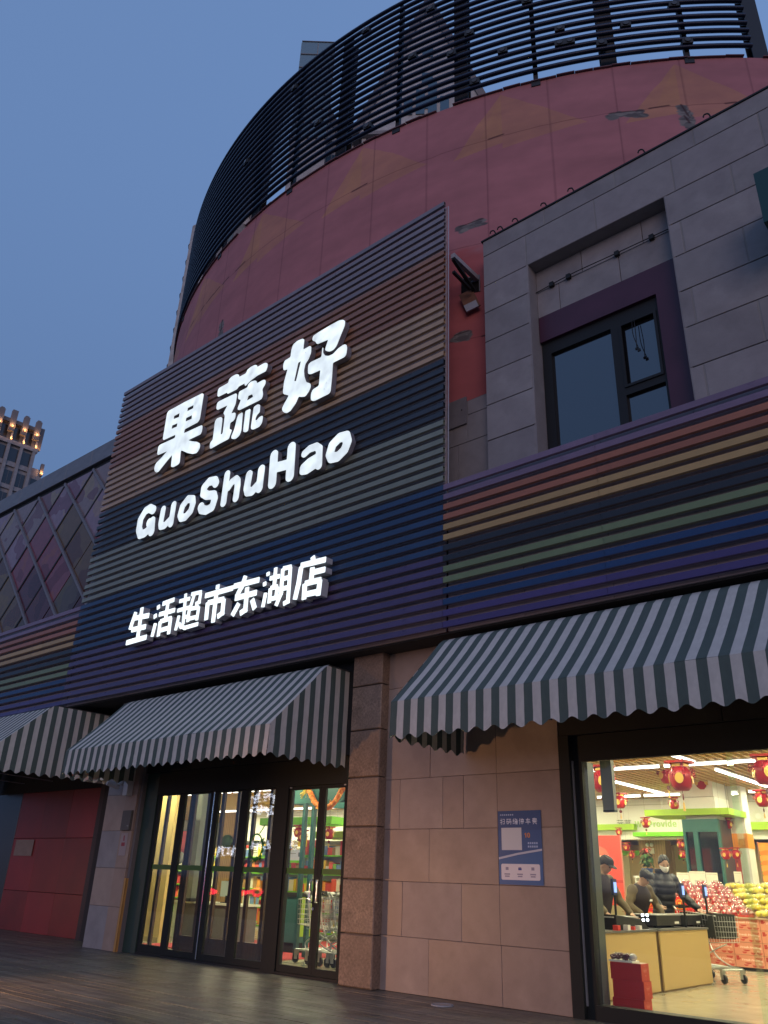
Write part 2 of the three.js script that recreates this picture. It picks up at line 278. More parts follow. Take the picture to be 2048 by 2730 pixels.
// ================================================================ SLATTED SIGN FACADE
const ZS = -8.5, Y0S = 4.42, PITCH = 0.1612, XL = -16.32, XR = -6.29;
{
  const ring = (w = 0.055, h = 0.085, t = 0.004) => { const s = new THREE.Shape(); s.moveTo(-w, 0); s.lineTo(0, 0); s.lineTo(0, h); s.lineTo(-w, h); s.closePath(); const k = new THREE.Path(); k.moveTo(-w + t, t); k.lineTo(-w + t, h - t); k.lineTo(-t, h - t); k.lineTo(-t, t); k.closePath(); s.holes.push(k); return s; };
  const slatGeo = {};
  const slat = (L) => slatGeo[L.toFixed(3)] ||= (() => { const g = new THREE.ExtrudeGeometry(ring(), { depth: L, bevelEnabled: false }); g.rotateY(Math.PI / 2); return metreUV(g); })();   // runs along +x, front at z=0
  const paint = (r, g, b) => [0.94, 1, 1.07].map((k) => phys(lin(r * k, g * k, b * k), 0.42, { map: T.metal, roughnessMap: T.rough, clearcoat: 0.1, clearcoatRoughness: 0.5 }));
  const main = [paint(0.09, 0.065, 0.18), paint(0.024, 0.06, 0.15), paint(0.26, 0.29, 0.23), paint(0.04, 0.045, 0.06), paint(0.56, 0.37, 0.22), paint(0.4, 0.18, 0.1), paint(0.27, 0.23, 0.26)];
  const side = [paint(0.075, 0.05, 0.2), paint(0.014, 0.05, 0.165), paint(0.19, 0.25, 0.115), paint(0.022, 0.022, 0.03), paint(0.52, 0.34, 0.13), paint(0.42, 0.15, 0.08), paint(0.24, 0.16, 0.25)];
  const back = std(lin(0.56, 0.47, 0.48), 0.7, { map: T.metal }), backJ = std(lin(0.05, 0.045, 0.045), 0.9);
  function field(t, x0, x1, rows, per, mats, seg, off) {
    for (let r = 0; r < rows; r++) {
      const col = mats[Math.floor(r / per)], y = Y0S + r * PITCH;
      let x = x0, i = 0, L = off;
      while (x < x1 - 0.01) { const e = Math.min(x + L, x1); const m = part('slat', slat(e - x - (e < x1 ? 0.004 : 0)), col[(r * 2 + i) % 3], t); m.position.set(x, y, ZS); x = e; i++; L = seg; }
    }
    const yt = Y0S + rows * PITCH - 0.09;
    for (let x = x0; x < x1 - 0.05; x += 1.22) part('backing_panel', box(x + 0.003, Y0S - 0.02, ZS - 0.085, Math.min(x + 1.22, x1 - 0.03) - 0.003, yt, ZS - 0.068), back, t);
    part('backing_frame', join([box(x0, Y0S - 0.02, ZS - 0.13, x1 - 0.2, Y0S + 0.05, ZS - 0.09), box(x0, yt - 0.08, ZS - 0.13, x1 - 0.2, yt - 0.02, ZS - 0.09), ...Array.from({ length: Math.floor((x1 - x0) / 2.5) }, (_, k) => box(x0 + 0.05 + k * 2.49, Y0S, ZS - 0.17, x0 + 0.1 + k * 2.49, yt, ZS - 0.13))]), M.galv, t);
  }
  const t = thing('sign_facade', 'tall panel of horizontal slats in seven colour bands above the entrance', 'slatted facade');
  field(t, XL, XR, 49, 7, main, 3.0, 1.4);
  part('edge_post', join([box(XR + 0.002, Y0S + 14 * PITCH, ZS - 0.085, XR + 0.008, Y0S + 49 * PITCH - 0.1, ZS - 0.058)]), std(lin(0.5, 0.49, 0.54), 0.45), t);
  const r = thing('right_fascia', 'right hand band of fourteen slats, mauve to purple, above the big striped awning', 'slatted fascia', [0, 0, 0], 'slatted bands beside the tall sign');
  field(r, XR + 0.006, 3.4, 14, 2, side, 2.42, 2.42);
  const l = thing('left_fascia', 'left hand band of fourteen slats, mauve to purple, below the diamond glazing', 'slatted fascia', [0, 0, 0], 'slatted bands beside the tall sign');
  field(l, -25.0, XL - 0.006, 14, 2, side, 2.42, 2.42);
  // soffit that closes the band below
  const sf = thing('soffit', 'dark soffit under the slatted bands', 'soffit');
  for (let x = -25; x < 3.4; x += 1.8) part('soffit_panel', box(x, Y0S - 0.045, -9.05, x + 1.792, Y0S - 0.022, ZS - 0.1), M.darkSoffit, sf);
  // bracket from the sign back to the drum, with the broken cover hanging from it
  const b = thing('steel_bracket', 'steel bracket from the slatted sign edge into a hole in the red wall', 'bracket', [-6.27, 11.05, ZS - 0.15]);
  part('arm', join([box(-0.01, 0, -0.72, 0.07, 0.09, 0.02)]), std(lin(0.46, 0.44, 0.46), 0.5, { map: T.metal }), b);
  part('lower_strut', join([beam([0.03, -0.02, 0], [0.03, -0.28, -0.62], 0.06, 0.05), beam([0.03, -0.3, 0], [0.03, -0.34, -0.5], 0.05, 0.05)]), M.black, b);
  const hole = thing('wall_hole', 'square black panel for the dark opening in the red wall behind the bracket', 'opening', onDrum(17.9, 11.02, DR + 0.0), undefined, 17.9 * Math.PI / 180);
  part('recess', box(-0.17, -0.19, -0.02, 0.17, 0.17, 0.006), std(lin(0.006, 0.005, 0.005), 1), hole);  // flat black panel; the shade inside the hole is in its colour
  part('metal_rim', join([box(-0.18, 0.165, -0.01, 0.18, 0.185, 0.02), box(0.165, -0.19, -0.01, 0.185, 0.165, 0.02), box(-0.1, 0.04, 0.006, 0.15, 0.065, 0.03)]), std(lin(0.2, 0.17, 0.18), 0.7), hole);
  const pl = thing('hanging_cover', 'loose brown cover plate dangling below the bracket', 'cover plate', onDrum(17.7, 10.78, DR + 0.12), undefined, 0.35);
  const pg = box(-0.13, -0.42, -0.015, 0.13, 0, 0.015); pg.rotateZ(0.33); part('plate', pg, std(lin(0.22, 0.1, 0.06), 0.7, { map: T.stone }), pl);
  const pg2 = box(-0.131, -0.422, -0.017, 0.1, -0.27, 0.018); pg2.rotateZ(0.33); part('grey_patch', pg2, std(lin(0.32, 0.33, 0.38), 0.6), pl);
}

// ================================================================ SIGN LETTERS
function roundedShape(pts, r = 0.03) {
  const n = pts.length, s = new THREE.Shape();
  for (let i = 0; i < n; i++) {
    const p = pts[i], a = pts[(i + n - 1) % n], b = pts[(i + 1) % n];
    const da = Math.hypot(a[0] - p[0], a[1] - p[1]), db = Math.hypot(b[0] - p[0], b[1] - p[1]), ka = Math.min(r, da * 0.48) / da, kb = Math.min(r, db * 0.48) / db;
    const P = [p[0] + (a[0] - p[0]) * ka, p[1] + (a[1] - p[1]) * ka], Q = [p[0] + (b[0] - p[0]) * kb, p[1] + (b[1] - p[1]) * kb];
    if (i) s.lineTo(...P); else s.moveTo(...P);
    s.quadraticCurveTo(p[0], p[1], ...Q);
  }
  s.closePath(); return s;
}
// outline of a bundle of strokes: signed distance on a grid, traced with marching squares
function strokeShapes(strokes, hw, square, cell) {
  let x0 = 1e9, y0 = 1e9, x1 = -1e9, y1 = -1e9;
  for (const s of strokes) for (const p of s) { x0 = Math.min(x0, p[0]); x1 = Math.max(x1, p[0]); y0 = Math.min(y0, p[1]); y1 = Math.max(y1, p[1]); }
  x0 -= hw * 2; y0 -= hw * 2; x1 += hw * 2; y1 += hw * 2;
  const nx = Math.ceil((x1 - x0) / cell), ny = Math.ceil((y1 - y0) / cell), f = new Float32Array((nx + 1) * (ny + 1));
  const d = (x, y) => {
    let m = 1e9;
    for (const s of strokes) for (let i = 0; i + 1 < s.length; i++) {
      const [ax, ay] = s[i], [bx, by] = s[i + 1], L = Math.hypot(bx - ax, by - ay) || 1e-6, ux = (bx - ax) / L, uy = (by - ay) / L;
      const t = (x - ax) * ux + (y - ay) * uy, q = Math.abs(-(x - ax) * uy + (y - ay) * ux);
      let v;
      if (square) { const r = hw * 0.2, e0 = i === 0 ? 0 : hw, e1 = i + 2 === s.length ? 0 : hw; const dx = Math.max(-e0 - t, t - L - e1) + r, dy = q - hw + r; v = Math.min(Math.max(dx, dy), 0) + Math.hypot(Math.max(dx, 0), Math.max(dy, 0)) - r; }
      else { const k = Math.max(0, Math.min(L, t)); v = Math.hypot(x - ax - ux * k, y - ay - uy * k) - hw; }
      m = Math.min(m, v);
    }
    return m;
  };
  for (let j = 0; j <= ny; j++) for (let i = 0; i <= nx; i++) f[j * (nx + 1) + i] = d(x0 + i * cell, y0 + j * cell) + 1e-7;
  const F = (i, j) => f[j * (nx + 1) + i], segs = new Map(), key = (p) => p[2];
  const H = (i, j) => { const a = F(i, j), b = F(i + 1, j); return [x0 + (i + a / (a - b)) * cell, y0 + j * cell, 'h' + i + ',' + j]; };
  const Ve = (i, j) => { const a = F(i, j), b = F(i, j + 1); return [x0 + i * cell, y0 + (j + a / (a - b)) * cell, 'v' + i + ',' + j]; };
  for (let j = 0; j < ny; j++) for (let i = 0; i < nx; i++) {
    const c = (F(i, j) < 0) | (F(i + 1, j) < 0) << 1 | (F(i + 1, j + 1) < 0) << 2 | (F(i, j + 1) < 0) << 3;
    const B = () => H(i, j), Tp = () => H(i, j + 1), Lf = () => Ve(i, j), Rt = () => Ve(i + 1, j);
    const put = (a, b) => segs.set(key(a), [a, b]);
    switch (c) { // inside on the left of each directed segment
      case 1: put(B(), Lf()); break; case 2: put(Rt(), B()); break; case 3: put(Rt(), Lf()); break; case 4: put(Tp(), Rt()); break;
      case 5: put(B(), Lf()); put(Tp(), Rt()); break; case 6: put(Tp(), B()); break; case 7: put(Tp(), Lf()); break; case 8: put(Lf(), Tp()); break;
      case 9: put(B(), Tp()); break; case 10: put(Rt(), B()); put(Lf(), Tp()); break; case 11: put(Rt(), Tp()); break; case 12: put(Lf(), Rt()); break; case 13: put(B(), Rt()); break; case 14: put(Lf(), B()); break;
    }
  }
  const loops = [];
  while (segs.size) {
    const [k0, s0] = segs.entries().next().value; let k = k0; const loop = [];
    while (segs.has(k)) { const s = segs.get(k); segs.delete(k); loop.push(V(s[0][0], s[0][1], 0)); k = key(s[1]); }
    if (loop.length < 6) continue;
    const out = simplify(loop.map((p) => new THREE.Vector2(p.x, p.y)), cell * 0.18); if (out.length > 3) loops.push(out);
  }
  const outer = loops.filter((l) => THREE.ShapeUtils.area(l) > 0), holes = loops.filter((l) => THREE.ShapeUtils.area(l) <= 0);
  return outer.map((o) => { const s = new THREE.Shape(o); for (const h of holes) if (inside(h[0], o)) s.holes.push(new THREE.Path(h)); return s; });
}
function inside(p, poly) { let c = false; for (let i = 0, j = poly.length - 1; i < poly.length; j = i++) { const a = poly[i], b = poly[j]; if ((a.y > p.y) !== (b.y > p.y) && p.x < (b.x - a.x) * (p.y - a.y) / (b.y - a.y) + a.x) c = !c; } return c; }
function simplify(pts, eps) {
  const run = (a, b, l) => { let m = 0, k = -1; const A = l[a], B = l[b], L = Math.hypot(B.x - A.x, B.y - A.y) || 1e-9; for (let i = a + 1; i < b; i++) { const d = Math.abs((B.x - A.x) * (A.y - l[i].y) - (A.x - l[i].x) * (B.y - A.y)) / L; if (d > m) { m = d; k = i; } } return m > eps ? [...run(a, k, l).slice(0, -1), ...run(k, b, l)] : [l[a], l[b]]; };
  const h = Math.floor(pts.length / 2), l = [...pts, pts[0]];
  return [...run(0, h, l).slice(0, -1), ...run(h, l.length - 1, l).slice(0, -1)];
}
const signFace = (() => {
  const em = dataTex(512, 512, (u, v) => { const b = wrapN(u, v, 5, 50, 3), s = speck(u, v * 0.25), n = wrapN(u, v, 40, 51, 2); let k = 0.92 + 0.5 * b; if (n > 0.26 && b > -0.05) k *= 0.72; return [k * 0.93, k * 0.985, k]; }, true, [0.55, 0.55]);
  const m = (k) => new THREE.MeshStandardMaterial({ color: lin(0.6, 0.6, 0.6), roughness: 0.4, emissive: lin(1, 1, 1), emissiveMap: em, emissiveIntensity: k });
  return [m(1.0), m(1.0), m(1.5)];
})();
const returnMat = std(lin(0.3, 0.285, 0.31), 0.4, { metalness: 0.2 }), returnPale = std(lin(0.5, 0.5, 0.5), 0.4);
function letter(parent, name, shapes, zf, depth, ret, face) {
  const L = part(name, metreUV(new THREE.ExtrudeGeometry(shapes, { depth: depth - 0.012, bevelEnabled: false, curveSegments: 3 }).translate(0, 0, zf - depth)), ret, parent);
  part('lit_face', metreUV(new THREE.ExtrudeGeometry(shapes, { depth: 0.01, bevelEnabled: false, curveSegments: 3 }).translate(0, 0, zf - 0.01)), face, L);
  return L;
}
function signLight(x0, x1, y0, y1, z, k) { const l = new THREE.RectAreaLight(new THREE.Color(0.93, 0.98, 1), k, x1 - x0, y1 - y0); l.position.set((x0 + x1) / 2, (y0 + y1) / 2, z); l.lookAt((x0 + x1) / 2, (y0 + y1) / 2, z + 5); l.castShadow = true; scene.add(l); }
const BIG = {
  fruit: [
    { o: [[-13.862,10.699],[-13.26,10.701],[-12.65,10.681],[-12.599,10.64],[-12.598,10.561],[-12.604,10.016],[-12.658,9.959],[-13.117,9.952],[-13.117,9.845],[-12.484,9.823],[-12.462,9.782],[-12.458,9.667],[-12.49,9.603],[-12.917,9.611],[-12.779,9.535],[-12.575,9.45],[-12.469,9.38],[-12.445,9.316],[-12.453,9.245],[-12.528,9.169],[-12.664,9.191],[-12.855,9.279],[-13.105,9.429],[-13.128,9.408],[-13.098,9.135],[-13.137,9.101],[-13.298,9.087],[-13.38,9.113],[-13.397,9.157],[-13.423,9.431],[-13.582,9.34],[-13.861,9.153],[-13.949,9.161],[-14.018,9.231],[-14.045,9.308],[-14.013,9.404],[-13.818,9.485],[-13.631,9.592],[-13.995,9.612],[-14.024,9.642],[-14.03,9.831],[-13.972,9.861],[-13.424,9.842],[-13.424,9.93],[-13.878,9.947],[-13.905,9.996],[-13.91,10.656]],
      h: [[[-13.619,10.475],[-13.405,10.475],[-13.4,10.362],[-13.612,10.386]],
        [[-13.632,10.233],[-13.423,10.221],[-13.422,10.127],[-13.63,10.138]],
        [[-13.129,10.495],[-12.911,10.49],[-12.901,10.397],[-13.122,10.402]],
        [[-13.127,10.238],[-12.909,10.232],[-12.897,10.13],[-13.125,10.141]]] },
  ],
  vegetable: [
    { o: [[-12.064,10.574],[-11.755,10.579],[-11.749,10.664],[-11.669,10.697],[-11.528,10.698],[-11.436,10.653],[-11.417,10.58],[-11.189,10.581],[-11.173,10.65],[-11.068,10.681],[-10.932,10.676],[-10.873,10.64],[-10.858,10.585],[-10.627,10.591],[-10.549,10.552],[-10.531,10.47],[-10.569,10.37],[-10.819,10.371],[-11.001,10.341],[-11.077,10.309],[-11.165,10.266],[-11.187,10.28],[-11.198,10.343],[-11.397,10.345],[-11.438,10.297],[-11.74,10.3],[-11.763,10.348],[-12.051,10.354],[-12.081,10.393],[-12.09,10.518]], h: [] },
    { o: [[-11.996,10.218],[-11.61,10.205],[-11.441,10.197],[-11.412,10.148],[-11.422,9.93],[-11.527,9.739],[-11.4,9.722],[-11.372,9.681],[-11.375,9.578],[-11.421,9.534],[-11.516,9.528],[-11.516,9.373],[-11.426,9.331],[-11.495,9.142],[-11.734,9.134],[-12.066,9.11],[-12.089,9.154],[-12.096,9.259],[-12.02,9.305],[-12.033,9.739],[-11.987,9.796],[-11.857,9.785],[-11.808,9.751],[-11.795,9.683],[-11.786,9.337],[-11.71,9.34],[-11.72,9.77],[-11.784,9.847],[-11.672,10.006],[-12.015,10.015],[-12.054,10.068],[-12.05,10.196]], h: [] },
    { o: [[-11.344,10.195],[-11.086,10.196],[-11.082,10.258],[-11.007,10.296],[-10.87,10.271],[-10.824,10.236],[-10.808,10.172],[-10.606,10.177],[-10.543,10.145],[-10.536,10.054],[-10.62,9.965],[-10.573,9.823],[-10.593,9.739],[-10.681,9.723],[-11.265,9.728],[-11.316,9.753],[-11.324,9.798],[-11.25,9.962],[-11.341,10.014],[-11.358,10.073]], h: [[[-11.037,9.977],[-10.909,9.967],[-10.868,9.879],[-11.065,9.863]]] },
    { o: [[-11.274,9.623],[-11.147,9.632],[-11.122,9.201],[-11.159,9.104],[-11.271,9.064],[-11.386,9.104],[-11.415,9.154],[-11.341,9.31],[-11.302,9.551]], h: [] },
    { o: [[-11.059,9.624],[-10.907,9.622],[-10.905,9.123],[-10.962,9.108],[-11.038,9.136],[-11.052,9.176]], h: [] },
    { o: [[-10.808,9.619],[-10.707,9.641],[-10.628,9.61],[-10.611,9.433],[-10.684,9.4],[-10.725,9.336],[-10.715,9.272],[-10.651,9.268],[-10.618,9.306],[-10.518,9.318],[-10.5,9.281],[-10.507,9.156],[-10.573,9.091],[-10.738,9.087],[-10.8,9.11],[-10.821,9.162]], h: [] },
  ],
  good: [
    { o: [[-9.815,10.665],[-9.7,10.702],[-9.554,10.685],[-9.511,10.648],[-9.517,10.406],[-9.318,10.409],[-9.295,10.371],[-9.287,10.237],[-9.349,10.102],[-9.419,10.046],[-9.442,9.906],[-9.413,9.755],[-9.346,9.6],[-9.225,9.519],[-9.211,9.44],[-9.258,9.356],[-9.337,9.284],[-9.44,9.315],[-9.52,9.357],[-9.582,9.236],[-9.72,9.114],[-9.821,9.106],[-9.906,9.164],[-9.956,9.246],[-9.914,9.324],[-9.791,9.486],[-9.96,9.586],[-9.976,9.656],[-9.97,9.87],[-9.904,10.136],[-10.004,10.141],[-10.036,10.182],[-10.05,10.288],[-10.021,10.375],[-9.855,10.386],[-9.855,10.548]], h: [[[-9.625,10.158],[-9.541,10.165],[-9.586,9.935],[-9.628,9.738],[-9.689,9.764],[-9.655,9.975]]] },
    { o: [[-9.262,10.609],[-9.137,10.628],[-8.827,10.645],[-8.583,10.647],[-8.472,10.607],[-8.432,10.552],[-8.437,10.457],[-8.519,10.293],[-8.61,10.091],[-8.689,10.032],[-8.786,10.038],[-8.889,10.101],[-8.899,10.148],[-8.836,10.334],[-9.143,10.367],[-9.175,10.437],[-9.278,10.517]], h: [] },
    { o: [[-8.978,10.205],[-8.96,10.208],[-8.961,10.091],[-8.891,9.99],[-8.789,9.939],[-8.68,9.933],[-8.555,10.003],[-8.416,10.028],[-8.355,9.995],[-8.336,9.903],[-8.35,9.775],[-8.394,9.743],[-8.676,9.743],[-8.673,9.433],[-8.683,9.134],[-8.715,9.097],[-9.071,9.087],[-9.146,9.112],[-9.176,9.159],[-9.181,9.274],[-9.147,9.352],[-8.99,9.371],[-8.988,9.597],[-8.981,9.719],[-9.235,9.733],[-9.307,9.763],[-9.324,9.866],[-9.324,9.983],[-9.264,10.011],[-8.983,9.999]], h: [] },
  ],
};
const LATIN = [
  ['letter_g', 0.098, [[[-13.849,8.245],[-13.999,8.327],[-14.152,8.304],[-14.289,8.142],[-14.28,7.909],[-14.18,7.757],[-14.026,7.755],[-13.861,7.817],[-13.819,7.943],[-13.92,7.97]], [[-13.815,7.982],[-13.778,7.723]]]],
  ['letter_u', 0.08, [[[-13.469,8.155],[-13.476,7.844],[-13.441,7.756],[-13.317,7.747],[-13.168,7.826]], [[-13.106,8.158],[-13.104,7.73]]]],
  ['letter_o', 0.085, [[[-12.468,8.103],[-12.633,8.15],[-12.781,8.035],[-12.817,7.856],[-12.752,7.761],[-12.623,7.749],[-12.472,7.839],[-12.431,7.983],[-12.468,8.103]]]],
  ['letter_s', 0.094, [[[-11.756,8.242],[-11.803,8.318],[-11.986,8.351],[-12.124,8.268],[-12.124,8.135],[-11.99,8.045],[-11.784,8],[-11.726,7.889],[-11.774,7.729],[-11.943,7.708],[-12.098,7.766],[-12.142,7.84]]]],
  ['letter_h', 0.082, [[[-11.425,8.34],[-11.429,7.721]], [[-11.333,8.03],[-11.254,8.112],[-11.135,8.143],[-11.072,8.079],[-11.055,7.976],[-11.065,7.721]]]],
  ['letter_u', 0.09, [[[-10.743,8.118],[-10.767,7.851],[-10.724,7.748],[-10.598,7.726],[-10.451,7.816]], [[-10.397,8.124],[-10.404,7.728]]]],
  ['letter_h', 0.102, [[[-10.077,8.316],[-10.053,7.718]], [[-9.612,8.325],[-9.589,7.721]], [[-10.019,8.033],[-9.612,7.983]]]],
  ['letter_a', 0.076, [[[-9.252,8.07],[-9.131,8.124],[-8.969,8.119],[-8.882,8.046],[-8.866,7.706]], [[-8.928,7.89],[-9.121,7.86],[-9.258,7.797],[-9.259,7.725],[-9.149,7.705],[-8.95,7.754]]]],
  ['letter_o', 0.095, [[[-8.254,8.078],[-8.41,8.098],[-8.565,8.009],[-8.612,7.855],[-8.56,7.754],[-8.415,7.733],[-8.27,7.81],[-8.209,7.943],[-8.254,8.078]]]],
];
const SMALL = [
  ['character_sheng', 0.051, [[[-13.724,5.947],[-13.783,5.765],[-13.831,5.601]], [[-13.526,6.003],[-13.503,5.354]], [[-13.778,5.823],[-13.237,5.789]], [[-13.763,5.584],[-13.285,5.572]], [[-13.881,5.342],[-13.202,5.35]]]],
  ['character_huo', 0.044, [[[-12.967,5.945],[-12.946,5.863]], [[-13.028,5.775],[-13.006,5.694]], [[-12.971,5.585],[-13.017,5.327]], [[-12.831,5.945],[-12.463,5.963]], [[-12.894,5.744],[-12.394,5.743]], [[-12.657,5.925],[-12.658,5.588]], [[-12.821,5.598],[-12.81,5.3]], [[-12.492,5.609],[-12.483,5.291]], [[-12.823,5.592],[-12.469,5.599]], [[-12.797,5.411],[-12.484,5.415]]]],
  ['character_chao', 0.037, [[[-12.29,5.894],[-11.965,5.888]], [[-12.12,6.013],[-12.068,5.406]], [[-12.307,5.714],[-11.954,5.711]], [[-12.08,5.543],[-11.954,5.539]], [[-12.238,5.608],[-12.275,5.33]], [[-12.206,5.454],[-12.13,5.38],[-11.993,5.332],[-11.611,5.34]], [[-11.943,5.965],[-11.633,5.947]], [[-11.655,5.933],[-11.664,5.762],[-11.769,5.738]], [[-11.849,5.934],[-11.913,5.716]], [[-11.937,5.677],[-11.937,5.432]], [[-11.659,5.669],[-11.665,5.415]], [[-11.937,5.677],[-11.658,5.662]], [[-11.914,5.489],[-11.666,5.482]]]],
  ['character_shi', 0.049, [[[-11.174,5.996],[-11.172,5.91]], [[-11.509,5.849],[-10.723,5.843]], [[-11.187,5.876],[-11.177,5.289]], [[-11.406,5.707],[-11.389,5.373]], [[-11.404,5.694],[-10.949,5.679]], [[-10.952,5.68],[-10.945,5.424],[-11.069,5.376]]]],
  ['character_dong', 0.05, [[[-10.714,5.868],[-10.038,5.85]], [[-10.417,6.003],[-10.486,5.824],[-10.606,5.656]], [[-10.637,5.632],[-10.071,5.627]], [[-10.34,5.776],[-10.325,5.367],[-10.454,5.326]], [[-10.517,5.52],[-10.661,5.323]], [[-10.176,5.525],[-10.077,5.338]]]],
  ['character_hu', 0.039, [[[-9.828,5.941],[-9.818,5.874]], [[-9.892,5.778],[-9.881,5.706]], [[-9.836,5.575],[-9.875,5.33]], [[-9.769,5.814],[-9.522,5.805]], [[-9.642,5.983],[-9.636,5.615]], [[-9.727,5.634],[-9.726,5.37]], [[-9.557,5.622],[-9.564,5.401]], [[-9.727,5.634],[-9.549,5.626]], [[-9.7,5.439],[-9.555,5.434]], [[-9.461,5.925],[-9.452,5.487],[-9.549,5.291]], [[-9.461,5.923],[-9.255,5.914]], [[-9.278,5.914],[-9.267,5.316],[-9.372,5.292]], [[-9.453,5.738],[-9.272,5.734]], [[-9.446,5.565],[-9.266,5.557]]]],
  ['character_dian', 0.048, [[[-8.768,5.981],[-8.743,5.913]], [[-9.034,5.882],[-8.459,5.859]], [[-9.017,5.861],[-9.046,5.585],[-9.106,5.313]], [[-8.753,5.791],[-8.76,5.57]], [[-8.722,5.7],[-8.458,5.69]], [[-8.899,5.543],[-8.891,5.272]], [[-8.899,5.543],[-8.537,5.534]], [[-8.559,5.538],[-8.577,5.276]], [[-8.863,5.354],[-8.57,5.344]]]],
];
{
  const a = thing('lit_characters', 'three big white glowing rounded characters at the top of the slatted sign', 'illuminated sign');
  for (const [n, list] of Object.entries(BIG)) {
    const shapes = list.map(({ o, h }) => { const s = roundedShape(o, 0.035); for (const k of h) s.holes.push(roundedShape(k, 0.006)); return s; });
    letter(a, 'character_' + n, shapes, -8.3, 0.13, returnMat, signFace[0]);
  }
  part('standoff', join([-13.6, -12.8, -11.6, -10.9, -9.6, -8.6].map((x) => box(x, 9.9, -8.5, x + 0.03, 9.93, -8.43))), M.galv, a);
  const b = thing('lit_lettering', 'white glowing rounded latin lettering GuoShuHao across the middle of the slatted sign', 'illuminated sign');
  LATIN.forEach(([n, hw, s]) => letter(b, n, strokeShapes(s, hw, false, 0.016), -8.33, 0.11, returnMat, signFace[1]));
  const c = thing('lit_small_characters', 'row of seven smaller white glowing characters low on the slatted sign', 'illuminated sign');
  SMALL.forEach(([n, hw, s]) => letter(c, n, strokeShapes(s, hw, true, 0.009), -8.26, 0.16, returnPale, signFace[2]));
  signLight(-13.9, -8.2, 9.2, 10.7, -8.28, 0.55); signLight(-14.2, -7.9, 7.75, 8.6, -8.31, 0.5); signLight(-14.1, -8.7, 5.2, 5.95, -8.24, 1.1);
}

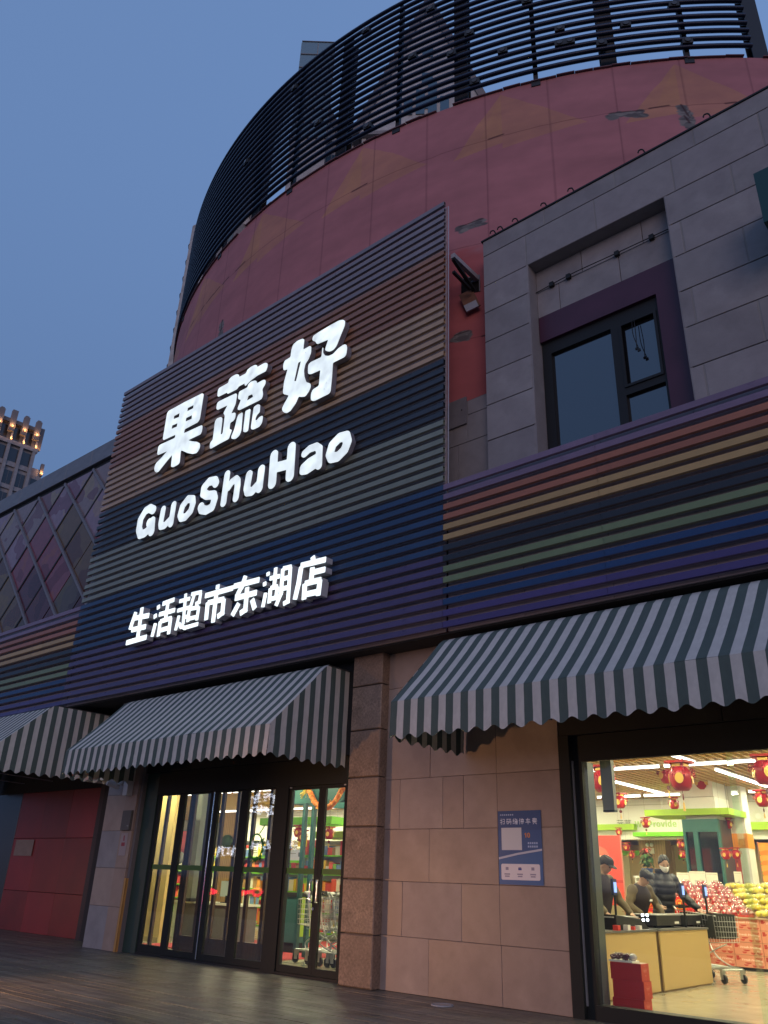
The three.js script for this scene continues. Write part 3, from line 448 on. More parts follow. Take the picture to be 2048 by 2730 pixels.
// ================================================================ LOWER FACADE
{ // stone wall between the entrance column and the shop window
  const t = thing('stone_wall', 'warm beige stone tile wall between the entrance column and the shop window', 'wall');
  part('core', box(-7.75, -0.03, -9.6, -4.94, 4.4, -9.05), M.mortar, t);
  const ys = [0, 0.625, 1.27, 1.915, 2.565, 3.21, 3.85, 4.39];
  const xs = [[-7.75, -6.917, -5.84, -4.945], [-7.75, -7.36, -6.41, -5.85, -4.945], [-7.75, -6.922, -5.85, -4.945], [-7.75, -7.443, -6.705, -6.368, -5.85, -4.945], [-7.75, -6.92, -5.85, -4.945], [-7.75, -7.3, -6.3, -5.3, -4.945], [-7.75, -6.9, -5.85, -4.945]];
  xs.forEach((row, j) => { for (let i = 0; i + 1 < row.length; i++) part('stone_tile', slab(row[i] + 0.002, ys[j] + 0.002, row[i + 1] - 0.002, ys[j + 1] - 0.002, -9.05, -9.02 + rr(-0.003, 0.001), 0.003), [M.wallStone, M.wallStoneB, M.wallStoneC][Math.floor(rnd() * 3)], t); });
  const c = thing('granite_column', 'speckled granite block column on the right of the glass doors', 'column');
  part('core', box(-8.24, -0.03, -9.4, -7.74, 4.4, -8.9), M.mortar, c);
  [0, 0.618, 1.278, 1.944, 2.602, 3.262, 3.914, 4.39].forEach((y, i, a) => { if (i + 1 < a.length) part('granite_block', (() => { const g = slab(-8.285, y + 0.008, -7.70, a[i + 1] - 0.008, -9.06, -8.85, 0.012); return g; })(), i % 2 ? M.granite : M.graniteB, c); });
  // poster
  const pw = 512, ph = 704, cv = document.createElement('canvas'); cv.width = pw; cv.height = ph; const x = cv.getContext('2d');
  x.fillStyle = '#23528c'; x.fillRect(0, 0, pw, ph); x.fillStyle = '#1e4880'; x.fillRect(0, 0, pw, 190); x.fillStyle = '#28609a'; x.beginPath(); x.moveTo(0, 470); x.lineTo(pw, 390); x.lineTo(pw, ph); x.lineTo(0, ph); x.fill();
  x.strokeStyle = '#b9bfd0'; x.lineWidth = 20; x.beginPath(); x.moveTo(0, 460); x.lineTo(230, 415); x.lineTo(pw, 375); x.stroke();
  x.fillStyle = '#9fb4d4'; x.font = 'bold 26px sans-serif'; for (let i = 0; i < 7; i++) x.fillRect(30 + i * 24, 32, 15, 14);
  const G = { // headline characters as strokes on a 10 x 10 grid
    sao: [[0, 3, 4, 3], [2, 0, 2, 10], [0, 7, 4, 6], [5, 1, 9, 1], [9, 1, 9, 9], [5, 5, 9, 5], [5, 9, 9, 9]], ma: [[0, 1, 4, 1], [2, 1, 0, 6], [1, 5, 1, 9], [4, 5, 4, 9], [1, 5, 4, 5], [1, 9, 4, 9], [5, 1, 9, 1], [9, 1, 9, 4], [6, 1, 6, 5], [5, 5, 10, 5], [10, 5, 9, 10], [5, 7, 8, 7]],
    jiao: [[3, 0, 0, 3], [0, 3, 3, 3], [3, 3, 0, 6], [0, 6, 3, 6], [0, 9, 4, 8], [6, 0, 5, 2], [5, 2, 8, 2], [5, 2, 5, 5], [8, 2, 8, 5], [5, 5, 8, 5], [4, 6, 9, 6], [6, 6, 5, 10], [7, 7, 8, 10], [9, 1, 8, 10], [10, 4, 9, 10]], ting: [[2, 0, 0, 4], [1, 3, 1, 10], [6, 0, 7, 1], [3, 2, 10, 2], [4, 3, 9, 3], [4, 3, 4, 5], [9, 3, 9, 5], [4, 5, 9, 5], [3, 6, 10, 6], [4, 8, 9, 8], [6, 8, 6, 10]],
    che: [[1, 2, 9, 2], [5, 0, 2, 5], [2, 5, 9, 5], [0, 7, 10, 7], [5, 3, 5, 10]], fei: [[1, 1, 9, 1], [9, 1, 9, 3], [1, 3, 9, 3], [1, 3, 1, 5], [1, 5, 10, 5], [4, 0, 3, 6], [6, 0, 6, 6], [2, 6, 2, 8], [2, 6, 8, 6], [8, 6, 8, 8], [5, 7, 2, 10], [6, 8, 9, 10]],
  };
  x.strokeStyle = '#cfd8ea'; x.lineWidth = 6; x.lineCap = 'round';
  Object.values(G).forEach((s, i) => { for (const [a, b, c2, d] of s) { x.beginPath(); x.moveTo(30 + i * 76 + a * 5.6, 76 + b * 5.6); x.lineTo(30 + i * 76 + c2 * 5.6, 76 + d * 5.6); x.stroke(); } });
  x.fillStyle = '#c9cbd2'; x.fillRect(40, 165, 240, 215);                                     // the code itself is left blank
  x.fillStyle = '#d8842e'; x.font = 'bold 64px sans-serif'; x.fillText('10', 310, 262);
  x.fillStyle = '#9fb6dc'; for (let r = 0; r < 2; r++) for (let i = 0; i < 5; i++) x.fillRect(350 + i * 24, 305 + r * 32, 17, 18);
  x.fillStyle = '#e2dbe0'; x.beginPath(); x.roundRect(28, 510, 450, 150, 16); x.fill();
  x.fillStyle = '#8c87a0'; for (let k = 0; k < 3; k++) { x.fillRect(80 + k * 150, 540, 34, 28); x.fillRect(64 + k * 150, 600, 66, 12); x.fillRect(70 + k * 150, 620, 54, 12); } x.fillStyle = '#2a3f96'; x.fillRect(228, 550, 40, 18);
  const tex = new THREE.CanvasTexture(cv); tex.colorSpace = THREE.SRGBColorSpace; tex.anisotropy = 8;
  const p = thing('poster', 'blue parking payment poster with a white panel on the beige stone wall', 'poster', [-5.535, 1.693, -9.014]);
  const pg = new THREE.BoxGeometry(0.61, 0.83, 0.006); part('sheet', pg, [1, 1, 1, 1, 0, 1].map((k) => k ? std(lin(0.1, 0.15, 0.3), 0.5) : std(0xffffff, 0.45, { map: tex })), p);
}
{ // left pilaster
  const t = thing('stone_pilaster', 'pale pink stone pilaster between the red hoarding and the glass doors', 'pilaster');
  part('core', box(-14.72, -0.03, -9.25, -13.66, 4.4, -9.0), M.mortar, t);
  [0, 0.69, 1.32, 1.955, 2.59, 3.2, 3.85, 4.39].forEach((y, i, a) => { if (i + 1 < a.length) { part('stone_tile', slab(-14.76, y + 0.002, -14.1, a[i + 1] - 0.002, -9.0, -8.97, 0.003), [M.greyStoneC, M.wallStoneC][i % 2], t); part('stone_tile', slab(-14.095, y + 0.002, -13.735, a[i + 1] - 0.002, -9.0, -8.95, 0.003), M.wallStoneB, t); } });
  part('orange_light_strip', box(-13.73, 0, -9.0, -13.668, 1.16, -8.945), std(lin(0.55, 0.3, 0.1), 0.5, { map: T.wood }), t, 'added tan strip for the orange light along the lower edge of the pilaster');  // added strip; its tan colour stands in for orange lamp light on the edge
  const b = thing('wall_box', 'small dark grey meter box on the pilaster beside the glass doors', 'wall box', [-13.9, 2.13, -8.95]); part('case', box(-0.14, -0.17, 0, 0.14, 0.17, 0.05), std(lin(0.09, 0.085, 0.085), 0.5), b); part('knob', new THREE.SphereGeometry(0.012, 8, 6).translate(0.09, -0.1, 0.055), M.chrome, b);
  const n = thing('notice_sheet', 'small faded paper notice with a red block below the meter box', 'notice', [-13.93, 1.72, -8.947]); part('sheet', box(-0.11, -0.19, 0, 0.11, 0.19, 0.003), std(lin(0.36, 0.29, 0.29), 0.6), n); part('red_block', box(-0.06, -0.03, 0.003, 0.05, 0.03, 0.005), std(lin(0.3, 0.05, 0.07), 0.6), n);
  part('red_mark', box(-0.02, 0.06, 0.003, 0.02, 0.15, 0.005), std(lin(0.3, 0.08, 0.1), 0.6), n);
  const k = thing('security_camera', 'white security camera and box under the striped awning at the pilaster head', 'camera', [-14.05, 2.72, -8.9]);
  part('housing', (() => { const g = new THREE.CylinderGeometry(0.055, 0.055, 0.24, 14); g.rotateX(1.2); g.rotateZ(0.7); g.translate(-0.25, 0.04, 0.14); return g; })(), std(lin(0.55, 0.53, 0.54), 0.4), k); part('junction_box', box(0.02, -0.16, -0.04, 0.16, 0.1, 0.08), std(lin(0.5, 0.48, 0.49), 0.5), k); part('mount', join([bar([-0.2, 0.06, 0.1], [0.06, 0.04, 0], 0.025), new THREE.SphereGeometry(0.06, 12, 8).translate(-0.08, 0.08, 0.06)]), std(lin(0.5, 0.48, 0.49), 0.5), k);
}
{ // hoarding of red boards at the far left
  const t = thing('red_hoarding', 'boarded shopfront of glossy red panels under the left awning', 'hoarding');
  const red = [phys(lin(0.26, 0.014, 0.012), 0.5, { clearcoat: 0.15, clearcoatRoughness: 0.3, map: T.plaster }), phys(lin(0.22, 0.012, 0.011), 0.5, { clearcoat: 0.15, clearcoatRoughness: 0.3, map: T.plaster }), phys(lin(0.3, 0.016, 0.02), 0.5, { clearcoat: 0.15, clearcoatRoughness: 0.3, map: T.plaster })];
  part('backing', box(-26, -0.03, -9.98, -16.3, 4.4, -9.86), M.black, t);
  const ys = [0.0, 0.8, 1.89, 2.9];
  for (let i = 0; i < 8; i++) for (let j = 0; j < 3; j++) { const x1 = -16.37 - i * 1.165; if (i > 2) continue; part('red_panel', slab(x1 - 1.16, ys[j] + 0.004, x1 - 0.004, ys[j + 1] - 0.004, -9.86, -9.8 + rr(-0.004, 0.004), 0.003), red[(i * 2 + j) % 3], t); }
  part('post', box(-16.34, 0, -9.86, -16.15, 2.95, -9.74), std(lin(0.03, 0.016, 0.02), 0.5), t);
  part('header', box(-26, 2.9, -9.86, -16.15, 4.39, -9.78), M.darkSoffit, t);
  part('grey_panel', slab(-26, 0.0, -19.87, 2.9, -9.86, -9.8, 0.004), std(lin(0.06, 0.055, 0.055), 0.25), t);
  const p = thing('paper_notice', 'crumpled pale paper notice stuck on the red hoarding', 'notice', [-19.28, 1.69, -9.785]);
  part('sheet', (() => { const g = new THREE.PlaneGeometry(0.84, 0.34, 12, 6), q = g.attributes.position; for (let i = 0; i < q.count; i++) q.setZ(i, 0.006 * fbm(q.getX(i) * 9, q.getY(i) * 9)); g.computeVertexNormals(); return g; })(), std(lin(0.34, 0.27, 0.25), 0.6, { side: THREE.DoubleSide, map: T.stone }), p);
  struct('soffit_slab', box(-26, 4.395, -10, -13.6, 4.42, -9.05), M.darkSoffit);
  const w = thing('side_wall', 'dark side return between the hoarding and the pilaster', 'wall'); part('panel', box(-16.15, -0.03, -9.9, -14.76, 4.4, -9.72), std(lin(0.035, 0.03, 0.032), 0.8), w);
}
{ // black header zone above the entrance
  const t = thing('entrance_header', 'black metal header panel above the glass doors', 'header panel');
  for (let i = 0; i < 4; i++) part('panel', slab(-13.65 + i * 1.345, 2.96, -13.65 + (i + 1) * 1.345 - 0.006, 4.39, -9.2, -9.03, 0.004), M.black, t);
}

// ---------------------------------------------------------------- glass doors
function glazed(parent, x0, x1, y0, y1, z, rails, band = true) { // rails: left, right, bottom, top widths
  const [l, r, b, tp] = rails, d = 0.045;
  part('frame', join([box(x0, y0, z - d, x0 + l, y1, z), box(x1 - r, y0, z - d, x1, y1, z), box(x0 + l, y0, z - d, x1 - r, y0 + b, z), box(x0 + l, y1 - tp, z - d, x1 - r, y1, z)]), M.frame, parent);
  part('pane', box(x0 + l, y0 + b, z - d / 2 - 0.005, x1 - r, y1 - tp, z - d / 2 + 0.005), M.glass, parent);
  if (band) part('green_band', box(x0 + l, 1.322, z - d / 2 + 0.006, x1 - r, 1.4, z - d / 2 + 0.008), std(lin(0.05, 0.13, 0.02), 0.45), parent);
}
{
  const Z = -9.1;
  const f = thing('glass_entrance', 'black metal entrance frame with a fixed glass pane at its left end', 'door frame');
  part('header', box(-13.27, 2.57, Z - 0.12, -8.5, 2.955, Z + 0.03), M.frame, f);
  part('jamb_panel', box(-13.66, 0, Z - 0.1, -13.28, 2.955, Z + 0.02), M.frameGreen, f);
  part('heavy_post', box(-10.06, 0, Z - 0.12, -9.76, 2.57, Z + 0.025), M.frame, f);
  part('sill', box(-13.28, 0.0, Z - 0.1, -8.5, 0.03, Z + 0.02), M.black, f);
  part('right_jamb', box(-8.53, 0.03, Z - 0.12, -8.28, 2.57, Z + 0.02), M.frame, f);
  glazed(f, -13.27, -12.56, 0.03, 2.57, Z, [0.09, 0.05, 0.12, 0.02]);
  const s = [];
  [[-12.56, -11.63, 'left', 0.12, 0.1], [-11.6, -10.84, 'middle', 0.1, 0.08], [-10.84, -10.06, 'right', 0.12, 0.03]].forEach(([a, b, n, l, r], i) => {
    const t = thing('sliding_door', ['left sliding glass door, beside the fixed pane', 'middle sliding glass door with a bright steel edge', 'right sliding glass door with the green leaf wreath sticker'][i], 'sliding door', [0, 0, 0], 'sliding glass doors');
    glazed(t, a, b, 0.035, 2.565, Z - (i === 1 ? 0.0 : 0.0), [l, r, 0.09, 0.02]);
    if (i === 0) part('steel_edge', box(b - 0.012, 0.04, Z - 0.04, b + 0.012, 2.56, Z + 0.004), M.chrome, t);
    if (i === 2) { // wreath sticker
      const g = [], pts = []; for (let k = 0; k <= 40; k++) { const q = k / 40 * Math.PI * 2; pts.push([-10.452 + 0.15 * Math.cos(q), 1.695 + 0.185 * Math.sin(q), Z - 0.012]); }
      g.push(tube(pts, 0.014, 60, 5)); for (let k = 0; k < 26; k++) { const q = rr(-2.4, 0.6), e = new THREE.CircleGeometry(0.032, 8); e.scale(1, 0.45, 1); e.rotateZ(rr(0, 3)); e.translate(-10.452 + (0.15 + rr(-0.02, 0.05)) * Math.cos(q), 1.695 + (0.185 + rr(-0.02, 0.05)) * Math.sin(q), Z - 0.0125); g.push(e); }
      for (let k = 0; k < 6; k++) { const e = new THREE.CircleGeometry(0.026, 8); e.scale(1, 0.4, 1); e.rotateZ(0.9 + rr(-0.4, 0.4)); e.translate(-10.38 + k * 0.018, 1.9 + k * 0.02, Z - 0.0125); g.push(e); }
      const h = join(g); h.scale(1, 1, 0.08); h.translate(0, 0, (Z - 0.012) * 0.92); part('wreath_sticker', h, std(lin(0.015, 0.16, 0.02), 0.5, { side: THREE.DoubleSide }), t);
      part('sticker_text', join([...Array(4)].map((_, k) => box(-10.52 + k * 0.035, 1.75, Z - 0.0138, -10.495 + k * 0.035, 1.785, Z - 0.0122)).concat([...Array(3)].map((_, k) => box(-10.52, 1.6 + k * 0.035, Z - 0.0138, -10.4 - 0.02 * k, 1.61 + k * 0.035, Z - 0.0122)))), std(lin(0.02, 0.1, 0.02), 0.5), t);
    }
  });
  [[-9.755, -9.035, 1], [-9.03, -8.53, 0]].forEach(([a, b, left], i) => {
    const t = thing('swing_door', left ? 'left leaf of the glass double door by the granite column' : 'right leaf of the glass double door, against the granite column', 'door', [0, 0, 0], 'leaves of the glass double door');
    glazed(t, a, b, 0.035, 2.565, Z, left ? [0.05, 0.07, 0.09, 0.05] : [0.07, 0.035, 0.09, 0.05]);
    const x = left ? b - 0.04 : a + 0.04, hx = left ? -1 : 1;
    part('handle', tube([[x, 0.955, Z], [x, 0.955, Z + 0.055], [x + hx * 0.02, 0.975, Z + 0.065], [x + hx * 0.03, 1.1, Z + 0.065], [x + hx * 0.02, 1.235, Z + 0.065], [x, 1.245, Z + 0.055], [x, 1.245, Z]], 0.013, 40, 8), M.chrome, t);
    if (left) part('lock', new THREE.CylinderGeometry(0.022, 0.022, 0.02, 14).rotateX(Math.PI / 2).translate(b - 0.03, 0.87, Z + 0.01), M.chrome, t);
    part('hinge_cap', box((left ? a : b - 0.05), 2.54, Z, (left ? a + 0.05 : b), 2.56, Z + 0.01), M.steel, t);
  });
  // inner row of wooden framed doors, half a metre behind
  const w = thing('inner_doors', 'row of brown wooden stiles with a kick rail behind the sliding glass doors', 'inner doors');
  const brown = std(lin(0.075, 0.036, 0.015), 0.5, { map: T.wood }); const zi = -9.62;
  for (const x of [-13.69, -12.95, -12.86, -12.437, -12.032, -11.608, -11.179, -10.753, -10.4]) part('stile', box(x - 0.035, 0.03, zi - 0.05, x + 0.035, 2.75, zi), brown, w);
  part('kick_rail', box(-12.86, 0.035, zi - 0.045, -10.36, 0.3, zi - 0.005), brown, w); part('top_rail', box(-13.7, 2.75, zi - 0.05, -10.36, 2.9, zi), brown, w);
}

// ---------------------------------------------------------------- striped awnings
const stripeTex = (a, b, seed, spots) => dataTex(64, 256, (u, v) => { const n = wrapN(u, v, 4, seed, 3), d = u < 0.5 ? a : b, edge = Math.abs((u * 2) % 1 - 0.5) > 0.49 ? 0.92 : 1; const k = (1 + 0.14 * n) * edge; return d.map((c) => c * k); });
const awnTop = [[0.31, 0.36, 0.34], [0.77, 0.75, 0.72]], awnSide = awnTop;
const fabTop = std(0xffffff, 0.85, { map: stripeTex(awnTop[0], awnTop[1], 3), side: THREE.DoubleSide, bumpMap: T.fabric, bumpScale: 0.001 }), fabSide = std(0xffffff, 0.85, { map: stripeTex(awnSide[0], awnSide[1], 8), side: THREE.DoubleSide, bumpMap: T.fabric, bumpScale: 0.001 });
const PER = 0.2075;
function sheet(nu, nv, fn) { // grid of points fn(u,v)->[x,y,z,U,V]
  const pos = [], uv = [], idx = [];
  for (let j = 0; j <= nv; j++) for (let i = 0; i <= nu; i++) { const p = fn(i / nu, j / nv); pos.push(p[0], p[1], p[2]); uv.push(p[3], p[4]); }
  for (let j = 0; j < nv; j++) for (let i = 0; i < nu; i++) { const a = j * (nu + 1) + i, b = a + 1, c = a + nu + 1, d = c + 1; idx.push(a, b, d, a, d, c); }
  const g = new THREE.BufferGeometry(); g.setAttribute('position', new THREE.Float32BufferAttribute(pos, 3)); g.setAttribute('uv', new THREE.Float32BufferAttribute(uv, 2)); g.setIndex(idx); g.computeVertexNormals(); return g;
}
function awning(label, xl, xr, o) {
  const { zw, zt, yt, zf, yf, yv } = o, t = thing('striped_awning', label, 'awning'), W = xr - xl;
  const wob = (x, y) => 0.012 * fbm(x * 1.7, y * 1.3, o.seed, 3);
  part('canopy', sheet(90, 16, (u, v) => { const x = xl + u * W; const s = v < 0.2 ? 0 : (v - 0.2) / 0.8; const z = v < 0.2 ? zw + (zt - zw) * v / 0.2 : zt + (zf - zt) * s, y = v < 0.2 ? yt + 0.02 : yt + 0.02 * (1 - s) + (yf - yt) * s - 0.02 * Math.sin(s * Math.PI) + wob(x, z * 3); return [x, y, z, (x - xl) / PER, v * 3]; }), fabTop, t);
  const scal = (s) => 0.028 * (1 - Math.cos(s / 0.2355 * Math.PI * 2)) ;
  part('front_valance', sheet(Math.round(W / 0.02), 8, (u, v) => { const x = xl + u * W, bot = yv + scal(x - xl + 0.05) + 0.01 * fbm(x, 0, 4); return [x, yf + (bot - yf) * v, zf + 0.012 * v + (0.018 * v) * fbm(x * 3.1, v * 2, o.seed + 2, 3) + 0.006 * fbm(x * 12, v * 5, 9, 2), (x - xl) / PER, v]; }), fabSide, t);
  for (const [x, n] of [[xl, -1], [xr, 1]]) {
    part('side_curtain', sheet(Math.round((zf - zw) / 0.02), 14, (u, v) => { const z = zf + (zw - zf) * u, top = z > zt ? yf + (yt - yf) * (zf - z) / (zf - zt) : yt, bot = yv + scal(zf - z + 0.05) + 0.01 * fbm(z, 2, 4); return [x + n * (0.012 * (1 - v) * 0 + (z > zt ? 0 : 0) + 0.03 * v * fbm(z * 3, v * 2, o.seed + 5, 3)), top + (bot - top) * v, z, (zf - z) / PER + 0.5, v * 2]; }), fabSide, t);
  }
  part('hem_bar', bar([xl, yf - 0.012, zf - 0.018], [xr, yf - 0.012, zf - 0.018], 0.014, 8), M.galv, t);
  const arms = []; for (let x = xl + 0.03; x < xr; x += (W - 0.06) / 4 - 1e-4) arms.push(bar([x, yt - 0.02, zt], [x, yf - 0.02, zf - 0.03], 0.012), bar([x, yt - 0.04, zw + 0.02], [x, yt - 0.03, zt], 0.012), bar([x, yf - 0.1, zw + 0.05], [x, yf - 0.03, zf - 0.03], 0.012));
  part('frame_arms', join(arms), M.galv, t);
  part('head_box', box(xl + 0.02, yt - 0.12, zw, xr - 0.02, yt - 0.01, zw + 0.06), M.black, t);
  return t;
}
awning('middle striped awning, above the glass doors', -13.9, -8.52, { zw: -9.02, zt: -8.52, yt: 4.215, zf: -7.47, yf: 3.185, yv: 2.755, seed: 1 });
awning('right striped awning, largest in view, above the shop window', -6.34, -0.95, { zw: -9.0, zt: -8.5, yt: 4.25, zf: -7.47, yf: 3.25, yv: 2.79, seed: 4 });
awning('left striped awning, cut by the left edge, above the red hoarding', -21.0, -15.6, { zw: -9.7, zt: -7.95, yt: 4.24, zf: -6.8, yf: 3.2, yv: 2.88, seed: 7 });

// ---------------------------------------------------------------- shop window frame, right
{
  const Z = -9.1, f = thing('shop_window', 'large shop window with a black frame below the right awning', 'window');
  part('left_jamb', join([box(-4.94, 0, Z - 0.12, -4.80, 2.95, Z + 0.1), box(-4.80, 0, Z - 0.1, -4.68, 2.95, Z + 0.02)]), M.frame, f);
  part('jamb_return', box(-4.9, 0, Z - 0.28, -4.682, 2.66, Z - 0.12), std(lin(0.12, 0.14, 0.13), 0.35, { metalness: 0.3 }), f);
  part('jamb_edge', box(-4.80, 0.12, Z + 0.02, -4.785, 2.66, Z + 0.045), M.steel, f);
  part('header', box(-4.68, 2.66, Z - 0.12, 3, 2.95, Z + 0.03), M.frame, f);
  part('header_lip', box(-4.68, 2.645, Z - 0.02, 3, 2.66, Z + 0.05), M.black, f);
  part('sill', box(-4.68, 0, Z - 0.12, 3, 0.14, Z + 0.06), M.frame, f);
  for (const [a, b] of [[-4.68, -2.99], [-2.984, -1.3], [-1.294, 0.4], [0.406, 2.2]]) part('pane', box(a, 0.14, Z - 0.018, b, 2.66, Z - 0.006), M.glass, f);
  part('glass_fin', join([box(-2.994, 0.14, Z - 0.2, -2.982, 2.66, Z - 0.02)]), phys(lin(0.9, 1, 0.95), 0.03, { transmission: 1, thickness: 0 }), f);
  const nf = thing('inner_frame', 'grey panel with a dark trim just inside the left end of the shop window', 'frame'); part('panel', box(-4.75, 2.15, -9.78, -4.6, 2.95, -9.7), std(lin(0.26, 0.27, 0.24), 0.5), nf); part('trim', box(-4.75, 2.13, -9.78, -4.6, 2.15, -9.7), M.frameGreen, nf);
  const h = thing('window_header', 'black panel between the right awning and the shop window', 'header panel');
  for (let i = 0; i < 4; i++) part('panel', slab(-4.94 + i * 2, 2.956, -4.94 + (i + 1) * 2 - 0.006, 4.39, -9.2, -9.03, 0.004), M.black, h);
}

// ================================================================ GREY STONE UPPER BUILDING, right
{
  const t = thing('grey_stone_building', 'grey stone clad upper storey with a purple framed window, on the right', 'building');
  const Z = -9.02, zr = -9.27;
  part('core', join([box(-5.84, 6.3, -13, -5.05, 11.4, Z - 0.04), box(-5.05, 10.5, -13, 4, 11.4, Z - 0.04), box(-2.72, 6.3, -13, 4, 10.5, Z - 0.04), box(-5.05, 6.3, -13, -2.72, 10.5, -9.75)]), M.mortar, t);
  part('coping', box(-5.9, 11.47, -9.6, 4, 11.5, Z + 0.015), M.black, t);
  const ys = [6.25, 6.86, 7.46, 8.1, 8.706, 9.32, 9.912, 10.478, 11.131, 11.47], mats = [M.greyStone, M.greyStoneB, M.greyStoneC];
  const pale = [];
  for (let j = 0; j + 1 < ys.length; j++) {
    const y0 = ys[j] + 0.007, y1 = ys[j + 1] - 0.007, cuts = [];
    let x = -5.88 + (j % 2 ? 0.85 : 1.62) + (j > 7 ? -0.4 : 0); const xs = [-5.88];
    while (x < 4) { xs.push(x); x += 1.24; } xs.push(4);
    for (let i = 0; i + 1 < xs.length; i++) {
      let a = xs[i], b = xs[i + 1]; const put = (p, q, yy1 = y1) => { if (q - p > 0.03) part('stone_block', slab(p + 0.012, y0, q - 0.012, yy1, Z - 0.04, Z + rr(-0.002, 0.003), 0.004), mats[Math.floor(rnd() * 3)], t); };
      if (ys[j] < 10.47 && b > -5.01 && a < -2.73) { put(a, Math.min(b, -5.01)); put(Math.max(a, -2.73), b); } else put(a, b);
      if (i && !(ys[j] < 10.47 && a > -5.05 && a < -2.69)) pale.push(box(a - 0.012, y0, Z - 0.03, a + 0.012, y1, Z - 0.004));
    }
  }
  for (const g of pale) part('mortar_joint', g, M.mortarPale, t);
  // recess
  part('reveal', join([box(-5.05, 6.3, -9.4, -5.012, 10.49, Z - 0.006), box(-2.728, 6.3, -9.4, -2.69, 10.49, Z - 0.006), box(-5.012, 10.482, -9.4, -2.728, 10.52, Z - 0.006)]), M.greyStoneB, t);
  for (const [a, b, y0, y1] of [[-5.01, -4.2, 10.06, 10.48], [-4.19, -3.2, 10.06, 10.48], [-3.19, -2.73, 10.06, 10.48], [-5.01, -4.62, 9.54, 10.05], [-4.61, -3.6, 9.54, 10.05], [-3.59, -2.73, 9.54, 10.05]]) part('recess_panel', slab(a, y0, b, y1, zr - 0.2, zr, 0.004), mats[Math.floor(rnd() * 3)], t);
  const w = thing('upper_window', 'upper window with a purple surround and black frame reflecting the sky', 'window');
  const pur = std(lin(0.085, 0.022, 0.05), 0.5, { map: T.plaster });
  part('surround', join([box(-5.0, 9.05, zr - 0.2, -2.735, 9.535, zr + 0.01), box(-3.11, 6.3, zr - 0.2, -2.735, 9.05, zr + 0.01)]), pur, w);
  part('frame', join([box(-5.0, 6.3, zr - 0.16, -4.85, 9.05, zr - 0.05), box(-3.16, 6.3, zr - 0.16, -3.11, 9.05, zr - 0.05), box(-4.85, 8.82, zr - 0.16, -3.16, 9.05, zr - 0.05), box(-3.86, 6.3, zr - 0.16, -3.73, 8.82, zr - 0.05), box(-3.73, 7.6, zr - 0.16, -3.16, 7.72, zr - 0.05)]), M.black, w);
  part('sash', join([box(-3.73, 7.72, zr - 0.05, -3.69, 8.82, zr - 0.03), box(-3.2, 7.72, zr - 0.05, -3.16, 8.82, zr - 0.03), box(-3.69, 8.78, zr - 0.05, -3.2, 8.82, zr - 0.03), box(-3.69, 7.72, zr - 0.05, -3.2, 7.76, zr - 0.03)]), M.black, w);
  const mir = phys(lin(0.012, 0.014, 0.018), 0.02, { ior: 2.4, specularIntensity: 1 });
  for (const [a, b, y0, y1] of [[-4.85, -3.86, 6.3, 8.82], [-3.73, -3.16, 7.72, 8.82], [-3.73, -3.16, 6.3, 7.6]]) part('pane', box(a, y0, zr - 0.12, b, y1, zr - 0.105), mir, w);
  const cb = thing('light_cable', 'thin cable with four clips strung across the stone recess above the window', 'cable');
  part('cable', tube([[-5.05, 10.04, zr + 0.03], [-4.4, 10.07, zr + 0.05], [-3.6, 10.06, zr + 0.05], [-2.74, 10.07, zr + 0.03]], 0.008, 30, 5), M.black, cb);
  for (const x of [-4.72, -4.42, -3.6, -3.05]) part('clip', box(x - 0.035, 10.02, zr, x + 0.035, 10.1, zr + 0.06), M.black, cb);
  const wr = thing('loose_wire', 'short wires dangling in front of the small upper window pane', 'wire'); part('wire', join([tube([[-3.5, 8.8, zr + 0.01], [-3.5, 8.5, zr + 0.03], [-3.44, 8.22, zr + 0.03]], 0.006, 14, 4), tube([[-3.47, 8.8, zr + 0.01], [-3.46, 8.5, zr + 0.03], [-3.47, 8.25, zr + 0.03]], 0.006, 14, 4), box(-3.46, 8.18, zr + 0.02, -3.42, 8.22, zr + 0.04), box(-3.49, 8.22, zr + 0.02, -3.455, 8.255, zr + 0.04)]), M.black, wr);
  const hooks = thing('roof_hooks', 'small black hooks along the top edge of the grey stone storey', 'hooks');
  for (const x of [-5.6, -5.45, -5.15, -4.6, -4.1, -2.9, -1.9]) part('hook', tube([[x, 11.5, Z], [x - 0.02, 11.56, Z + 0.03], [x - 0.07, 11.57, Z + 0.04], [x - 0.09, 11.53, Z + 0.04]], 0.012, 12, 5), M.black, hooks);
  // lower return: stone pier under the end of the red wall, behind the sign edge
  const pier = thing('stone_pier', 'narrow stone pier between the slatted sign edge and the grey stone storey', 'pier');
  part('core', box(-7.2, 6.3, -9.7, -5.9, 8.5, -9.23), M.mortar, pier);
  for (const [a, b, y0, y1] of [[-7.2, -6.545, 6.3, 7.7], [-6.54, -5.9, 6.3, 7.7], [-7.2, -6.36, 7.71, 8.47], [-6.355, -5.9, 7.71, 8.2], [-6.355, -5.9, 8.21, 8.47]]) part('stone_tile', slab(a, y0, b - 0.004, y1, -9.23, -9.2, 0.003), M.greyStoneB, pier);
  const pl = thing('blank_plate', 'blank grey metal plate on the stone pier beside the sign edge', 'plate', [-6.55, 8.3, -9.195]); part('plate', box(-0.19, -0.26, 0, 0.185, 0.25, 0.03), std(lin(0.26, 0.25, 0.27), 0.6, { map: T.stone }), pl); part('screw', new THREE.SphereGeometry(0.012, 8, 6).translate(0.1, 0.02, 0.03), M.black, pl);
  // dark green projecting box at the right edge
  const gb = thing('green_sign_box', 'dark green projecting sign box high on the grey stone wall at the right edge', 'sign box');
  part('case', box(-1.4, 8.6, -8.98, -0.3, 9.4, -8.3), std(lin(0.01, 0.05, 0.05), 0.4), gb);
